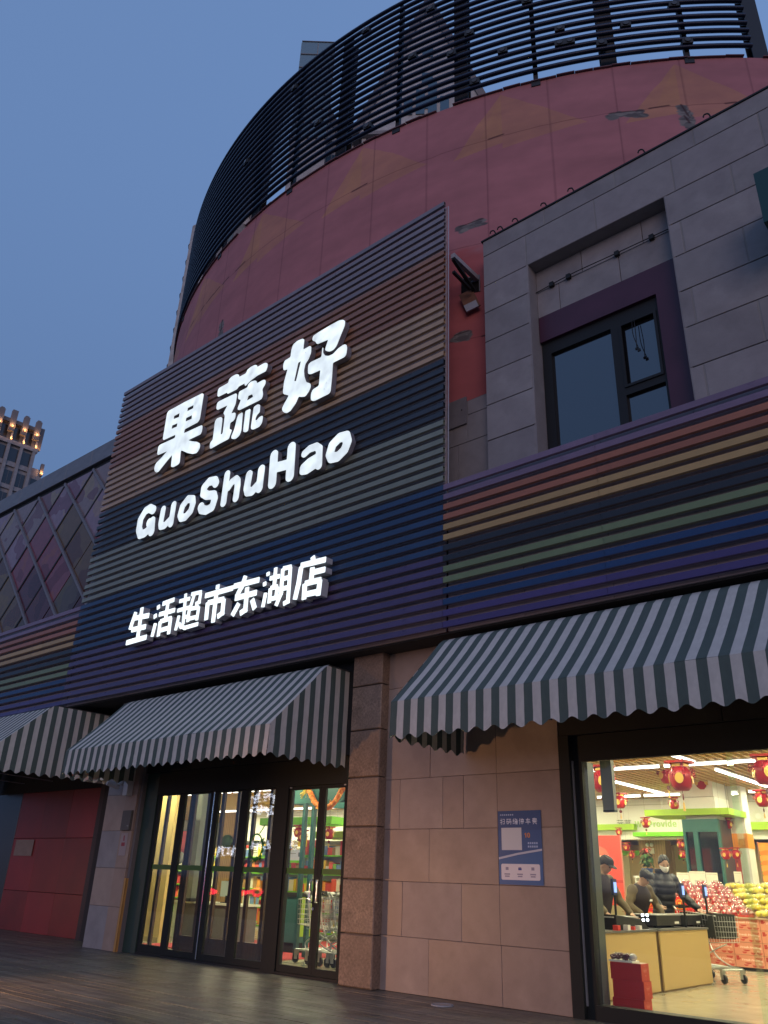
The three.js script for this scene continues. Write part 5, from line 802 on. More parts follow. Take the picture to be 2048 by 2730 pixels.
// ---- red boxes with grapes by the glass
{
  const cv = document.createElement('canvas'); cv.width = 256; cv.height = 160; const c = cv.getContext('2d'); c.fillStyle = '#c23a26'; c.fillRect(0, 0, 256, 160); c.fillStyle = '#d9866e'; c.font = 'bold 30px serif'; c.fillText('FRUIT', 84, 80); for (let i = 0; i < 7; i++) c.fillRect(58 + i * 22, 40 + (i % 2) * 8, 4, 22); c.font = 'bold 20px serif'; c.fillText('GIFT', 110, 118); c.strokeStyle = '#d9866e'; c.lineWidth = 3; c.beginPath(); c.arc(128, 36, 14, 3.4, 6); c.stroke();
  const tx = new THREE.CanvasTexture(cv); tx.colorSpace = THREE.SRGBColorSpace; const pm = std(0xffffff, 0.45, { map: tx }), rm = std(lin(0.42, 0.02, 0.02), 0.5), tp = std(lin(0.6, 0.42, 0.3), 0.6);
  [['topmost', 0.37, 0], ['middle', 0.2, 0.015], ['bottom', 0.03, 0.0]].forEach(([w, y, o]) => { const t = thing('fruit_box', `${w} red printed fruit box of the stack inside the glass`, 'box', [0, 0, 0]); part('carton', new THREE.BoxGeometry(0.36, 0.166, 0.2).translate(-4.5 + o, y + 0.083, -9.54), [pm, rm, w === 'topmost' ? tp : rm, rm, rm, rm], t); part('flap', box(-4.67 + o, y + 0.166, -9.63, -4.33 + o, y + 0.169, -9.45), w === 'topmost' ? tp : rm, t); t.children[0].geometry.translate(0, 0, 0); });
  const g = thing('grape_tray', 'tray of dark grapes in clear wrap on top of the red boxes', 'grapes', [-4.56, 0.54, -9.54]); part('tray', box(-0.14, 0, -0.09, 0.14, 0.015, 0.09), white, g);
  const gg = []; for (let i = 0; i < 70; i++) gg.push(new THREE.SphereGeometry(0.016, 7, 5).translate(rr(-0.12, 0.1), 0.025 + rr(0, 0.05), rr(-0.08, 0.08))); stuff(part('grapes', join(gg), phys(lin(0.1, 0.012, 0.03), 0.2, { clearcoat: 1 }), g)); part('wrap', new THREE.SphereGeometry(0.05, 8, 6).scale(1, 0.8, 1).translate(0.12, 0.05, 0.02), phys(lin(0.8, 0.8, 0.8), 0.1, { transmission: 0.6, thickness: 0 }), g);
}
// ---- printed fruit cartons and the fruit on them
{
  const cv = document.createElement('canvas'); cv.width = 512; cv.height = 256; const c = cv.getContext('2d'); c.fillStyle = '#c9866a'; c.fillRect(0, 0, 512, 256); c.fillStyle = '#b5473a';
  for (const [x, y, r] of [[60, 60, 40], [420, 40, 60], [330, 200, 44], [440, 200, 50], [180, 190, 40]]) { c.beginPath(); c.arc(x, y, r, 0, Math.PI); c.fill(); } c.fillStyle = '#a8322c'; c.fillRect(20, 20, 50, 90); c.beginPath(); c.ellipse(220, 150, 60, 30, 0, 0, Math.PI); c.fill(); c.fillStyle = '#f1d9c8'; c.font = 'bold italic 52px serif'; c.fillText('Fresh Fruits', 110, 116); c.font = 'bold 30px serif'; c.fillText('Kg', 440, 120); c.fillText('Kg', 400, 176); c.strokeStyle = '#8a4a34'; c.lineWidth = 5; c.strokeRect(0, 0, 512, 256);
  const tx = new THREE.CanvasTexture(cv); tx.colorSpace = THREE.SRGBColorSpace; const m = std(0xffffff, 0.6, { map: tx }), kraft = std(lin(0.4, 0.24, 0.14), 0.7);
  const g = new THREE.BoxGeometry(0.515, 0.198, 0.36); let src; const cols = ['leftmost', 'second', 'third', 'fourth', 'fifth', 'sixth', 'rightmost'], rows = ['bottom', 'second lowest', 'third', 'top'];
  const org = V(-7.97, 0, -17.08), dir = V(1, 0, 0), turn = 0;
  for (let i = 0; i < 7; i++) for (let j = 0; j < 4; j++) { const p = org.clone().addScaledVector(dir, 0.26 + i * 0.52), pos = [p.x, FL + 0.05 + j * 0.203 + 0.1, p.z], label = `pink printed fruit carton in the ${rows[j]} layer, ${cols[i]} column of the display`; if (!src) { src = thing('fruit_carton', label, 'carton', pos, 'printed fruit cartons under the display', turn); part('carton', g, [m, m, kraft, kraft, m, kraft], src); part('lid', new THREE.BoxGeometry(0.5, 0.005, 0.35).translate(0, 0.1, 0), kraft, src); } else copyOf(src, pos, turn, label); }
  const tb = thing('display_plinth', 'dark plinth under the printed fruit cartons', 'plinth', [-6.2, 0, -17.08], undefined, turn); part('base', box(-1.8, FL, -1.4, 1.9, FL + 0.05, 0.15), M.black, tb); part('core', box(-1.8, FL + 0.05, -1.5, 1.9, 0.86, -0.2), kraft, tb); part('ledge', box(-1.82, 0.875, -0.2, 1.92, 0.895, 0.21), std(lin(0.5, 0.36, 0.24), 0.6), tb);
  // trays of wrapped red fruit
  const red = phys(lin(0.42, 0.05, 0.06), 0.22, { clearcoat: 1, clearcoatRoughness: 0.08 }); let s2, n = 0;
  const pinkF = phys(lin(0.75, 0.42, 0.4), 0.25, { clearcoat: 1 }), fr2 = join([...Array(6)].map((_, k) => new THREE.SphereGeometry(0.028, 8, 6).translate((k % 3 - 1) * 0.085 + 0.012, 0.078, (Math.floor(k / 3) - 0.5) * 0.085 + 0.016)));
  const fr = join([...Array(6)].map((_, k) => new THREE.SphereGeometry(0.045, 10, 8).translate((k % 3 - 1) * 0.085, 0.055, (Math.floor(k / 3) - 0.5) * 0.085)).concat([0, 1].map((k) => new THREE.SphereGeometry(0.042, 10, 8).translate((k - 0.5) * 0.09, 0.11, 0))));
  const film = phys(lin(0.96, 0.94, 0.94), 0.06, { transmission: 0.92, thickness: 0 });
  for (let r = 0; r < 6; r++) for (let i = 0; i < 8 - Math.round(r * 0.55); i++) {
    const p = org.clone().add(V(0.2 + i * 0.31 + (r % 2) * 0.1, 0, 0.1 - r * 0.19)); const pos = [p.x, 0.9 + r * 0.09, p.z];
    if (!s2) { s2 = thing('fruit_tray', `wrapped red fruit tray, ${ORD[i]} from left, ${ORD[r]} row from the front`, 'fruit tray', pos, 'wrapped trays of red fruit', turn); part('tray', box(-0.14, 0, -0.095, 0.14, 0.035, 0.095), std(lin(0.5, 0.05, 0.04), 0.35), s2); stuff(part('fruit', fr, red, s2)); stuff(part('blossom_ends', fr2, pinkF, s2)); part('film', new THREE.SphereGeometry(0.14, 12, 8).scale(1.04, 0.86, 0.74).translate(0, 0.055, 0), film, s2); } else copyOf(s2, pos, turn + rr(-0.15, 0.15), `wrapped red fruit tray, ${ORD[i]} from left, ${ORD[r]} row from the front`);
  }
  const yel = phys(lin(0.62, 0.52, 0.06), 0.3, { clearcoat: 0.8, clearcoatRoughness: 0.1 }); let s3;
  const yg = join([...Array(9)].map((_, k) => new THREE.SphereGeometry(0.058, 10, 8).scale(1, 0.9, 1).translate((k % 3 - 1) * 0.095 + rr(-0.01, 0.01), 0.05 + rr(0, 0.03), (Math.floor(k / 3) - 1) * 0.08)));
  for (let r = 0; r < 6; r++) for (let i = 0; i < 5; i++) {
    const p = org.clone().add(V(0.2 + (8 - Math.round(r * 0.55)) * 0.31 + 0.02 + i * 0.31 + (r % 2) * 0.1, 0, 0.08 - r * 0.19)); const pos = [p.x, 0.9 + r * 0.09 + rr(0, 0.03), p.z];
    if (!s3) { s3 = thing('yellow_fruit_bag', `clear bag of yellow fruit, ${ORD[i]} from left, ${ORD[r]} row from the front`, 'fruit bag', pos, 'bags of yellow fruit', turn); stuff(part('fruit', yg, yel, s3)); part('film', new THREE.SphereGeometry(0.15, 10, 8).scale(1, 0.55, 0.85).translate(0, 0.06, 0), phys(lin(0.95, 0.95, 0.85), 0.15, { transmission: 0.85, thickness: 0 }), s3); } else copyOf(s3, pos, turn + rr(-0.5, 0.5), `clear bag of yellow fruit, ${ORD[i]} from left, ${ORD[r]} row from the front`);
  }
  const slope = thing('display_slope', 'sloping rack under the wrapped fruit', 'rack', [org.x, 0, org.z], undefined, turn); part('board', (() => { const q = box(0, -0.02, -1.2, 3.7, 0, 0.05); q.rotateX(0.44); q.translate(0, 0.895, 0.14); return q; })(), kraft, slope);
}
// ---- things seen through the glass doors
{
  const d = thing('service_desk', 'dark grey service desk with a pale top behind the sliding doors', 'desk'); part('front', box(-16.2, FL, -12.4, -14.0, 0.7, -11.95), std(lin(0.1, 0.095, 0.085), 0.6), d); part('top', box(-16.25, 0.7, -12.45, -13.95, 0.74, -11.9), std(lin(0.62, 0.66, 0.55), 0.4), d); part('end_panel', box(-16.22, FL, -11.95, -15.9, 0.7, -11.93), std(lin(0.5, 0.6, 0.48), 0.5), d);
  const dm = thing('desk_screen', 'pale monitor and papers standing on the service desk', 'monitor', [-14.7, 0.74, -12.15]); part('screen', box(-0.22, 0.12, -0.02, 0.2, 0.42, 0.02), std(lin(0.4, 0.5, 0.5), 0.3), dm); part('stand', box(-0.03, 0, -0.03, 0.03, 0.14, 0.03), M.black, dm); part('base', box(-0.12, 0, -0.08, 0.12, 0.015, 0.08), M.black, dm);
  const y = thing('yellow_partition', 'plain yellow lit partition just inside the left end of the glass doors', 'partition'); part('panel', box(-18.5, FL, -10.75, -14.78, 3.0, -10.6), std(lin(0.62, 0.47, 0.17), 0.6, { map: T.plaster }), y); part('skirting', box(-18.5, FL, -10.6, -14.78, 0.12, -10.58), std(lin(0.3, 0.24, 0.1), 0.6), y);
  const m = thing('red_mat', 'red entrance mat on the shop floor behind the doors', 'mat'); part('mat', box(-14.6, FL, -14.2, -11.0, FL + 0.012, -10.1), std(lin(0.4, 0.035, 0.04), 0.9, { map: T.plaster }), m); part('border', box(-14.65, FL, -14.25, -10.95, FL + 0.006, -10.05), std(lin(0.2, 0.02, 0.02), 0.9), m);
  const v = thing('teal_portal', 'teal steel portal with posts and a beam just inside the double door', 'portal'); part('beam', join([beam([-11.75, 2.67, -11], [-10.0, 2.67, -16.2], 0.1, 0.28)]), teal, v); part('front_beam', box(-11.8, 2.53, -11.06, -9.6, 2.81, -10.98), teal, v);
  for (const [x, z] of [[-11.33, -11.0], [-11.1, -11.0], [-10.55, -11.4], [-10.35, -11.4]]) part('post', box(x - 0.035, FL, z - 0.035, x + 0.035, 2.53, z + 0.035), std(lin(0.03, 0.1, 0.09), 0.4), v);
  const dr = thing('dragon_garland', 'orange paper dragon garland with a yellow tail looped below the teal beam', 'garland'); { const pts = [[-11.2, 2.78, -10.9], [-11.08, 2.66, -10.88], [-10.98, 2.54, -10.87], [-10.8, 2.44, -10.87], [-10.6, 2.44, -10.87], [-10.45, 2.55, -10.88], [-10.35, 2.7, -10.9], [-10.2, 2.85, -10.9]]; part('body', tube(pts, 0.05, 60, 10), std(lin(0.8, 0.22, 0.02), 0.6), dr); const cu = new THREE.CatmullRomCurve3(pts.map((p) => V(...p))), sc = []; for (let i = 0; i < 70; i++) { const p = cu.getPoint(i / 70), g = new THREE.ConeGeometry(0.02, 0.05, 4); g.rotateX(rr(0, 6)); g.rotateZ(rr(0, 6)); g.translate(p.x + rr(-0.045, 0.045), p.y + rr(-0.045, 0.045), p.z + 0.03); sc.push(g); } stuff(part('frill', join(sc), std(lin(0.85, 0.4, 0.04), 0.6), dr)); const ta = []; for (let i = 0; i < 24; i++) ta.push(bar([-11.22, 2.74, -10.88], [-11.22 + rr(-0.14, 0.08), 2.74 + rr(-0.14, 0.06), -10.86 + rr(-0.03, 0.03)], 0.008, 4)); part('tail', join(ta), std(lin(0.7, 0.55, 0.08), 0.7), dr); }
  // merchandise shelves
  const colors = [[0.7, 0.1, 0.06], [0.75, 0.55, 0.05], [0.2, 0.5, 0.06], [0.75, 0.72, 0.6], [0.75, 0.3, 0.05], [0.5, 0.05, 0.05], [0.15, 0.25, 0.5], [0.35, 0.2, 0.08]].map((q) => std(lin(...q), 0.45));
  const shelf = (x0, x1, z, label, lv = 5) => { const t = thing('store_shelf', label, 'shelf'); part('back', box(x0, FL, z - 0.3, x1, 2.0, z - 0.27), white, t); for (let j = 0; j < lv; j++) { const y = 0.15 + j * 0.4; part('shelf_board', box(x0, y, z - 0.27, x1, y + 0.03, z + 0.12), limeB, t); const sets = colors.map(() => []); let x = x0 + 0.03; while (x < x1 - 0.15) { const w = rr(0.08, 0.2), h = rr(0.16, 0.34); sets[Math.floor(rnd() * 8)].push(box(x, y + 0.032, z - 0.2, x + w - 0.01, y + 0.03 + h, z + 0.05)); x += w; } sets.forEach((s, k) => { if (s.length) stuff(part('packs', join(s), colors[k], t)); }); } };
  shelf(-15.0, -13.3, -14.6, 'shelf of bright packs right of the leaf wreath sticker'); shelf(-17.1, -15.2, -15.2, 'shelf of bright packs behind the service desk'); shelf(-20.6, -17.6, -16.4, 'long shelf of bright packs farthest to the left'); shelf(-13.2, -11.4, -15.8, 'shelf of bright packs behind the trolleys'); shelf(-26, -21, -18, 'distant shelf of bright packs deep in the shop');
  const bd = thing('info_board', 'white and blue information board hanging behind the double door', 'board', [-14.57, 1.75, -13.95]); part('board', box(-0.235, -0.11, 0, 0.235, 0.11, 0.015), std(lin(0.55, 0.62, 0.85), 0.4), bd); part('green_strip', box(-0.235, -0.16, 0, 0.235, -0.11, 0.015), limeB, bd); part('print', join([box(0.08, -0.03, 0.015, 0.18, 0.06, 0.017), box(-0.2, 0.03, 0.015, 0.0, 0.04, 0.017)]), std(lin(0.1, 0.12, 0.2), 0.5), bd);
  for (const [x, l] of [[-14.75, 'left yellow price card over the shelf'], [-14.33, 'right yellow price card over the shelf']]) { const c = thing('price_card', l, 'price card', [x, 2.0, -13.9]); part('card', box(-0.14, -0.07, 0, 0.14, 0.07, 0.01), std(lin(0.85, 0.65, 0.02), 0.5), c); part('digits', join([box(-0.06, -0.03, 0.01, -0.03, 0.03, 0.012), box(0.0, -0.03, 0.01, 0.05, 0.03, 0.012)]), std(lin(0.7, 0.05, 0.03), 0.5), c); }
  const rb = thing('red_board', 'red notice board on a stand behind the left sliding door', 'board', [-17.2, 1.95, -12.75]); part('board', box(-0.36, -0.27, 0, 0.36, 0.27, 0.02), std(lin(0.42, 0.06, 0.07), 0.5), rb); part('post', box(-0.03, -1.92, -0.03, 0.03, -0.27, 0.0), M.black, rb);
  const wb = thing('timber_panel', 'tan timber wall panel behind the middle sliding door', 'panel', [-17.35, 0, -14.2]); part('panel', box(-0.4, FL, -0.1, 0.35, 2.75, 0), tan, wb); part('plant_silhouette', new THREE.IcosahedronGeometry(0.16, 2).translate(0.05, 2.06, 0.1), std(lin(0.05, 0.09, 0.03), 0.8), wb);
  const ba = thing('glass_globe', 'grey glass globe on a stand beside the red board', 'globe', [-16.35, 1.6, -12.0]); part('globe', new THREE.SphereGeometry(0.13, 20, 14), phys(lin(0.3, 0.32, 0.3), 0.08), ba); part('stand', bar([0, -0.86, 0], [0, -0.12, 0], 0.02), M.black, ba);
  const gp = thing('grey_post', 'grey green square post between the sliding doors and the desk', 'post', [-15.6, 0, -11.9]); part('post', box(-0.12, 0.74, -0.1, 0.12, 3.5, 0.1), std(lin(0.14, 0.16, 0.14), 0.5), gp); part('base', box(-0.14, 0.74, -0.12, 0.14, 0.8, 0.12), M.black, gp);
  const kb = thing('kiosk', 'teal and black kiosk cabinet left of the trolleys', 'kiosk', [-12.0, 0, -11.6]); part('cabinet', box(-0.2, 0.2, -0.2, 0.2, 0.95, 0.2), std(lin(0.03, 0.12, 0.11), 0.5), kb); part('top', box(-0.22, 0.95, -0.22, 0.22, 1.02, 0.22), M.black, kb); part('plinth', box(-0.18, FL, -0.18, 0.18, 0.2, 0.18), M.black, kb); part('lime_side', box(0.2, 0.3, -0.19, 0.205, 0.95, 0.19), lime, kb);
}
// ---- shopping trolleys
{
  const wire = std(lin(0.62, 0.64, 0.6), 0.28, { metalness: 0.85 }), rubber = std(lin(0.015, 0.015, 0.016), 0.5), grip = std(lin(0.02, 0.02, 0.02), 0.5);
  const basketPts = (u, v) => { const x = -0.42 + u * 0.84, w = 0.24 - 0.05 * u, y0 = 0.5 + 0.06 * u, y1 = 0.98 - 0.06 * u; return { x, w, y0, y1 }; };
  function trolley(name, label, pos, turn, dark) { // handle at -x
    const t = thing(name, label, 'shopping trolley', pos, undefined, turn), b = [];
    for (let i = 0; i <= 14; i++) { const q = basketPts(i / 14); b.push(bar([q.x, q.y0, q.w], [q.x, q.y1, q.w + 0.02], 0.0035, 4), bar([q.x, q.y0, -q.w], [q.x, q.y1, -q.w - 0.02], 0.0035, 4), bar([q.x, q.y0, -q.w], [q.x, q.y0, q.w], 0.0035, 4)); }
    for (let j = 0; j <= 5; j++) for (const s of [-1, 1]) { const a = basketPts(0), c = basketPts(1), k = j / 5; b.push(bar([a.x, a.y0 + (a.y1 - a.y0) * k, s * (a.w + 0.02 * k)], [c.x, c.y0 + (c.y1 - c.y0) * k, s * (c.w + 0.02 * k)], j === 5 ? 0.007 : 0.0035, 4)); }
    for (let j = 0; j <= 8; j++) { const k = -1 + j / 4, c = basketPts(1), a = basketPts(0); b.push(bar([c.x, c.y0, k * c.w], [c.x, c.y1, k * (c.w + 0.02)], 0.0035, 4), bar([a.x, a.y0, k * a.w], [a.x, a.y1, k * (a.w + 0.02)], 0.0035, 4), bar([a.x, a.y0, k * a.w], [c.x, c.y0, k * c.w], 0.0035, 4)); }
    for (let j = 1; j < 5; j++) { const c = basketPts(1), k = j / 5; b.push(bar([c.x, c.y0 + (c.y1 - c.y0) * k, -c.w], [c.x, c.y0 + (c.y1 - c.y0) * k, c.w], 0.0035, 4)); }
    part('basket', join(b), wire, t);
    const f = []; for (const s of [-1, 1]) { f.push(tube([[-0.5, 1.03, s * 0.26], [-0.44, 0.98, s * 0.25], [-0.36, 0.62, s * 0.24], [-0.2, 0.36, s * 0.23], [0.12, 0.22, s * 0.22], [0.4, 0.2, s * 0.2]], 0.012, 26, 6), tube([[-0.4, 0.2, s * 0.25], [-0.1, 0.2, s * 0.24], [0.4, 0.19, s * 0.2]], 0.011, 10, 6), tube([[-0.4, 0.2, s * 0.25], [-0.43, 0.3, s * 0.25], [-0.2, 0.42, s * 0.24], [0.1, 0.52, s * 0.22]], 0.01, 18, 6)); } f.push(bar([0.4, 0.19, -0.2], [0.4, 0.19, 0.2], 0.011), bar([-0.4, 0.2, -0.25], [-0.4, 0.2, 0.25], 0.011)); for (let i = 0; i < 7; i++) f.push(bar([-0.35, 0.205, -0.2 + i * 0.066], [0.38, 0.2, -0.17 + i * 0.056], 0.0035, 4));
    part('frame', join(f), wire, t);
    part('handle', bar([-0.5, 1.03, -0.27], [-0.5, 1.03, 0.27], 0.018, 10), dark ? grip : std(lin(0.7, 0.72, 0.68), 0.4), t); part('coin_lock', box(-0.53, 1.0, 0.04, -0.46, 1.06, 0.14), grip, t);
    if (dark) part('dark_basket', join([box(-0.4, 0.62, -0.22, 0.36, 0.95, -0.2), box(-0.4, 0.62, 0.2, 0.36, 0.95, 0.22), box(0.34, 0.62, -0.2, 0.36, 0.95, 0.2), box(-0.4, 0.62, -0.2, -0.38, 0.95, 0.2), box(-0.38, 0.6, -0.2, 0.34, 0.62, 0.2)]), std(lin(0.03, 0.032, 0.03), 0.5), t);
    for (const [x, z] of [[0.38, -0.19], [0.38, 0.19], [-0.38, -0.24], [-0.38, 0.24]]) { const w = part('wheel', new THREE.CylinderGeometry(0.062, 0.062, 0.03, 16).rotateX(Math.PI / 2).translate(x + 0.03, 0.065, z), rubber, t); part('fork', join([box(x - 0.02, 0.06, z - 0.024, x + 0.04, 0.2, z - 0.018), box(x - 0.02, 0.06, z + 0.018, x + 0.04, 0.2, z + 0.024)]), wire, w); }
    return t;
  }
  const first = trolley('shopping_trolley', 'wire shopping trolley at the left end of the nested row behind the double door', [-10.15, FL, -10.45], Math.PI);
  first.userData.group = 'nested wire trolleys behind the double door';
  ['second', 'third', 'fourth', 'last'].forEach((n, i) => copyOf(first, [-9.87 + i * 0.28, FL, -10.45 + 0.02 * (i % 2)], Math.PI, `${n} wire trolley from the left in the nested row behind the double door`));
  trolley('shopping_trolley', 'wire trolley with a dark basket standing at the far end of the counter', [-5.35, FL, -14.35], -0.5, true);
}

// ================================================================ PEOPLE at the checkout
const smin = (a, b, k) => { const h = Math.max(0, Math.min(1, 0.5 + 0.5 * (b - a) / k)); return b + (a - b) * h - k * h * (1 - h); };
function capsule(p, a, b, ra, rb) { const ax = p[0] - a[0], ay = p[1] - a[1], az = p[2] - a[2], bx = b[0] - a[0], by = b[1] - a[1], bz = b[2] - a[2]; const t = Math.max(0, Math.min(1, (ax * bx + ay * by + az * bz) / (bx * bx + by * by + bz * bz + 1e-9))); return Math.hypot(ax - bx * t, ay - by * t, az - bz * t) - (ra + (rb - ra) * t); }
function meshField(fn, lo, hi, res) {
  const mc = new MarchingCubes(res, undefined, false, false, 120000); mc.isolation = 0;
  const n = mc.size, half = n / 2, c = [0, 1, 2].map((k) => (lo[k] + hi[k]) / 2), h = [0, 1, 2].map((k) => (hi[k] - lo[k]) / 2), p = [0, 0, 0];
  for (let z = 0; z < n; z++) for (let y = 0; y < n; y++) for (let x = 0; x < n; x++) { p[0] = c[0] + (x - half) / half * h[0]; p[1] = c[1] + (y - half) / half * h[1]; p[2] = c[2] + (z - half) / half * h[2]; mc.field[x + y * n + z * n * n] = -fn(p) / 0.01; }
  mc.update();
  const pos = mc.positionArray.slice(0, mc.count * 3);
  for (let i = 0; i < pos.length; i++) pos[i] = c[i % 3] + pos[i] * h[i % 3];
  let g = new THREE.BufferGeometry(); g.setAttribute('position', new THREE.BufferAttribute(pos, 3)); g = mergeVertices(g, 1e-4); g.computeVertexNormals(); return metreUV(g);
}
function person(label, pos, turn, o) {
  const S = o.h / 1.68, bend = o.bend, t = thing('person', label, 'person', pos, undefined, turn);
  const up = (x, y, z, extra = 0) => { const a = bend + extra, dy = y - 0.95; return [x, 0.95 + dy * Math.cos(a) - z * Math.sin(a), dy * Math.sin(a) + z * Math.cos(a)]; };
  const hip = [0, 0.95, 0], waist = up(0, 1.08, 0.01), chest = up(0, 1.28, 0.02), nb = up(0, 1.44, 0), neck = up(0, 1.5, 0.015);
  const head = [neck[0] + o.headTurn * 0.02, neck[1] + 0.115 * Math.cos(o.nod), neck[2] + 0.03 + 0.1 * Math.sin(o.nod)];
  const sh = [-1, 1].map((s) => up(0.175 * s, 1.4, 0)), el = o.elbows.map((e) => e), wr = o.wrists;
  const legs = [-1, 1].map((s) => [[0.09 * s, 0.92, 0], [0.1 * s, 0.5, 0.025], [0.105 * s, 0.085, -0.01], [0.11 * s, 0.045, 0.13]]);
  // local head frame
  const nod = o.nod, yaw = o.headTurn;
  const H = (x, y, z) => { let a = y * Math.cos(nod) - z * Math.sin(nod), b = y * Math.sin(nod) + z * Math.cos(nod); return [head[0] + x * Math.cos(yaw) + b * Math.sin(yaw), head[1] + a, head[2] - x * Math.sin(yaw) + b * Math.cos(yaw)]; };
  const invH = (p) => { let x = p[0] - head[0], y = p[1] - head[1], z = p[2] - head[2]; const X = x * Math.cos(yaw) - z * Math.sin(yaw), b = x * Math.sin(yaw) + z * Math.cos(yaw); return [X, y * Math.cos(nod) + b * Math.sin(nod), -y * Math.sin(nod) + b * Math.cos(nod)]; };
  const ell = (q, c, r) => { const a = (q[0] - c[0]) / r[0], b = (q[1] - c[1]) / r[1], d = (q[2] - c[2]) / r[2]; const k = Math.hypot(a, b, d); return (k - 1) * Math.min(...r); };
  const headD = (p) => { const q = invH(p); let d = ell(q, [0, 0.02, -0.012], [0.075, 0.098, 0.092]); d = smin(d, ell(q, [0, -0.05, 0.022], [0.055, 0.062, 0.062]), 0.03); d = smin(d, capsule(q, [0, 0.012, 0.08], [0, -0.022, 0.1], 0.008, 0.014), 0.012); for (const s of [-1, 1]) { d = smin(d, ell(q, [s * 0.076, -0.005, -0.01], [0.012, 0.03, 0.018]), 0.008); d = Math.max(d, -(Math.hypot(q[0] - s * 0.031, q[1] - 0.014, q[2] - 0.098) - 0.016)); } d = smin(d, capsule(q, [-0.02, -0.055, 0.076], [0.02, -0.055, 0.076], 0.008, 0.008), 0.008); return d; };
  const bodyD = (p) => { let d = headD(p); d = smin(d, capsule(p, nb, neck, 0.062, 0.055), 0.02); d = smin(d, capsule(p, nb, H(0, -0.05, -0.03), 0.06, 0.052), 0.02); d = smin(d, capsule(p, chest, nb, 0.11, 0.07), 0.05); d = smin(d, capsule(p, waist, chest, 0.1, 0.12), 0.05); d = smin(d, capsule(p, hip, waist, 0.12, 0.1), 0.05); for (let i = 0; i < 2; i++) { d = smin(d, capsule(p, sh[i], el[i], 0.045, 0.036), 0.03); d = smin(d, capsule(p, el[i], wr[i], 0.036, 0.026), 0.015); const L = legs[i]; d = smin(d, capsule(p, L[0], L[1], 0.075, 0.052), 0.03); d = smin(d, capsule(p, L[1], L[2], 0.05, 0.036), 0.02); d = smin(d, capsule(p, L[2], L[3], 0.035, 0.03), 0.02); }
    return d; };
  const handGeos = wr.map((w, i) => { // palm, four fingers of different lengths, thumb from the side
    const s = i ? 1 : -1, e = el[i], dx = V(w[0] - e[0], w[1] - e[1], w[2] - e[2]).normalize(), side = V(1, 0, 0).addScaledVector(dx, -dx.x).normalize(), upv = new THREE.Vector3().crossVectors(side, dx).normalize();
    const P = (a, b, c) => [w[0] + dx.x * a + side.x * b + upv.x * c, w[1] + dx.y * a + side.y * b + upv.y * c, w[2] + dx.z * a + side.z * b + upv.z * c];
    const fing = [[-0.03, 0.062], [-0.01, 0.072], [0.011, 0.067], [0.031, 0.052]];
    const f = (p) => { let d = capsule(p, P(0, 0, 0), P(0.035, 0, 0), 0.026, 0.024); for (const b of [-0.02, 0, 0.02]) d = smin(d, capsule(p, P(0.02, b, 0), P(0.075, b * 1.15, 0), 0.016, 0.013), 0.012); let m = 1; for (const [b, l] of fing) { m = Math.min(m, smin(capsule(p, P(0.08, b, 0), P(0.08 + l * 0.55, b * 1.1, -0.008), 0.0095, 0.0088), capsule(p, P(0.08 + l * 0.55, b * 1.1, -0.008), P(0.08 + l * 0.95, b * 1.1, -0.032), 0.0088, 0.0072), 0.004)); } d = smin(d, m, 0.006); d = smin(d, smin(capsule(p, P(0.02, -s * 0.028, 0), P(0.055, -s * 0.055, -0.012), 0.013, 0.01), capsule(p, P(0.055, -s * 0.055, -0.012), P(0.085, -s * 0.05, -0.028), 0.01, 0.008), 0.004), 0.008); return d; };
    const c = P(0.07, 0, 0); return meshField(f, c.map((v) => v - 0.13), c.map((v) => v + 0.13), 60);
  });
  const body = join([meshField(bodyD, [-0.62, -0.02, -0.45], [0.62, 1.78, 0.95], 84), ...handGeos]);
  part('body', body, std(lin(0.42, 0.25, 0.17), 0.5), t);
  const coatD = (p) => { const n = o.puff ? 0.012 * Math.abs(Math.sin((p[1] + 0.1 * p[2]) * 32)) : 0.004 * Math.sin(p[1] * 40 + p[0] * 9); let d = capsule(p, chest, up(0, 1.42, 0), 0.155, 0.1); d = smin(d, capsule(p, waist, chest, 0.145, 0.165), 0.06); d = smin(d, capsule(p, [0, 0.82, 0], waist, 0.165, 0.15), 0.06); const q = [p[0] * 0.86, p[1], p[2]]; d = smin(d, capsule(q, waist, chest, 0.15, 0.16), 0.05); for (let i = 0; i < 2; i++) { d = smin(d, capsule(p, sh[i], el[i], 0.078, 0.06), 0.05); d = smin(d, capsule(p, el[i], [0, 1, 2].map((k) => wr[i][k] + (el[i][k] - wr[i][k]) * 0.12), 0.06, 0.046), 0.02); } if (o.collar) d = smin(d, Math.max(Math.abs(Math.hypot(p[0], p[2] - nb[2]) - 0.085) - 0.022, Math.abs(p[1] - nb[1] - 0.04) - 0.055), 0.02); d = Math.max(d, -(p[1] - 0.72)); return d - n * (o.puff ? 1 : 1); };
  part('jacket', meshField(coatD, [-0.66, 0.66, -0.5], [0.66, 1.66, 0.98], 80), o.jacket, t);
  if (o.vest) { const vD = (p) => { let d = capsule(p, chest, up(0, 1.4, 0), 0.168, 0.112); d = smin(d, capsule(p, waist, chest, 0.158, 0.178), 0.06); d = smin(d, capsule(p, [0, 0.85, 0], waist, 0.175, 0.162), 0.06); const q = [p[0] * 0.9, p[1], p[2]]; d = smin(d, capsule(q, waist, chest, 0.16, 0.17), 0.05); return Math.max(d, -(p[1] - 0.74), Math.abs(p[0]) - 0.172); }; part('vest', meshField(vD, [-0.3, 0.7, -0.4], [0.3, 1.6, 0.6], 70), o.vest, t); const bd = up(0.07, 1.3, 0.19); part('badge', box(bd[0] - 0.055, bd[1] - 0.015, bd[2] - 0.01, bd[0] + 0.055, bd[1] + 0.02, bd[2] + 0.012), white, t); }
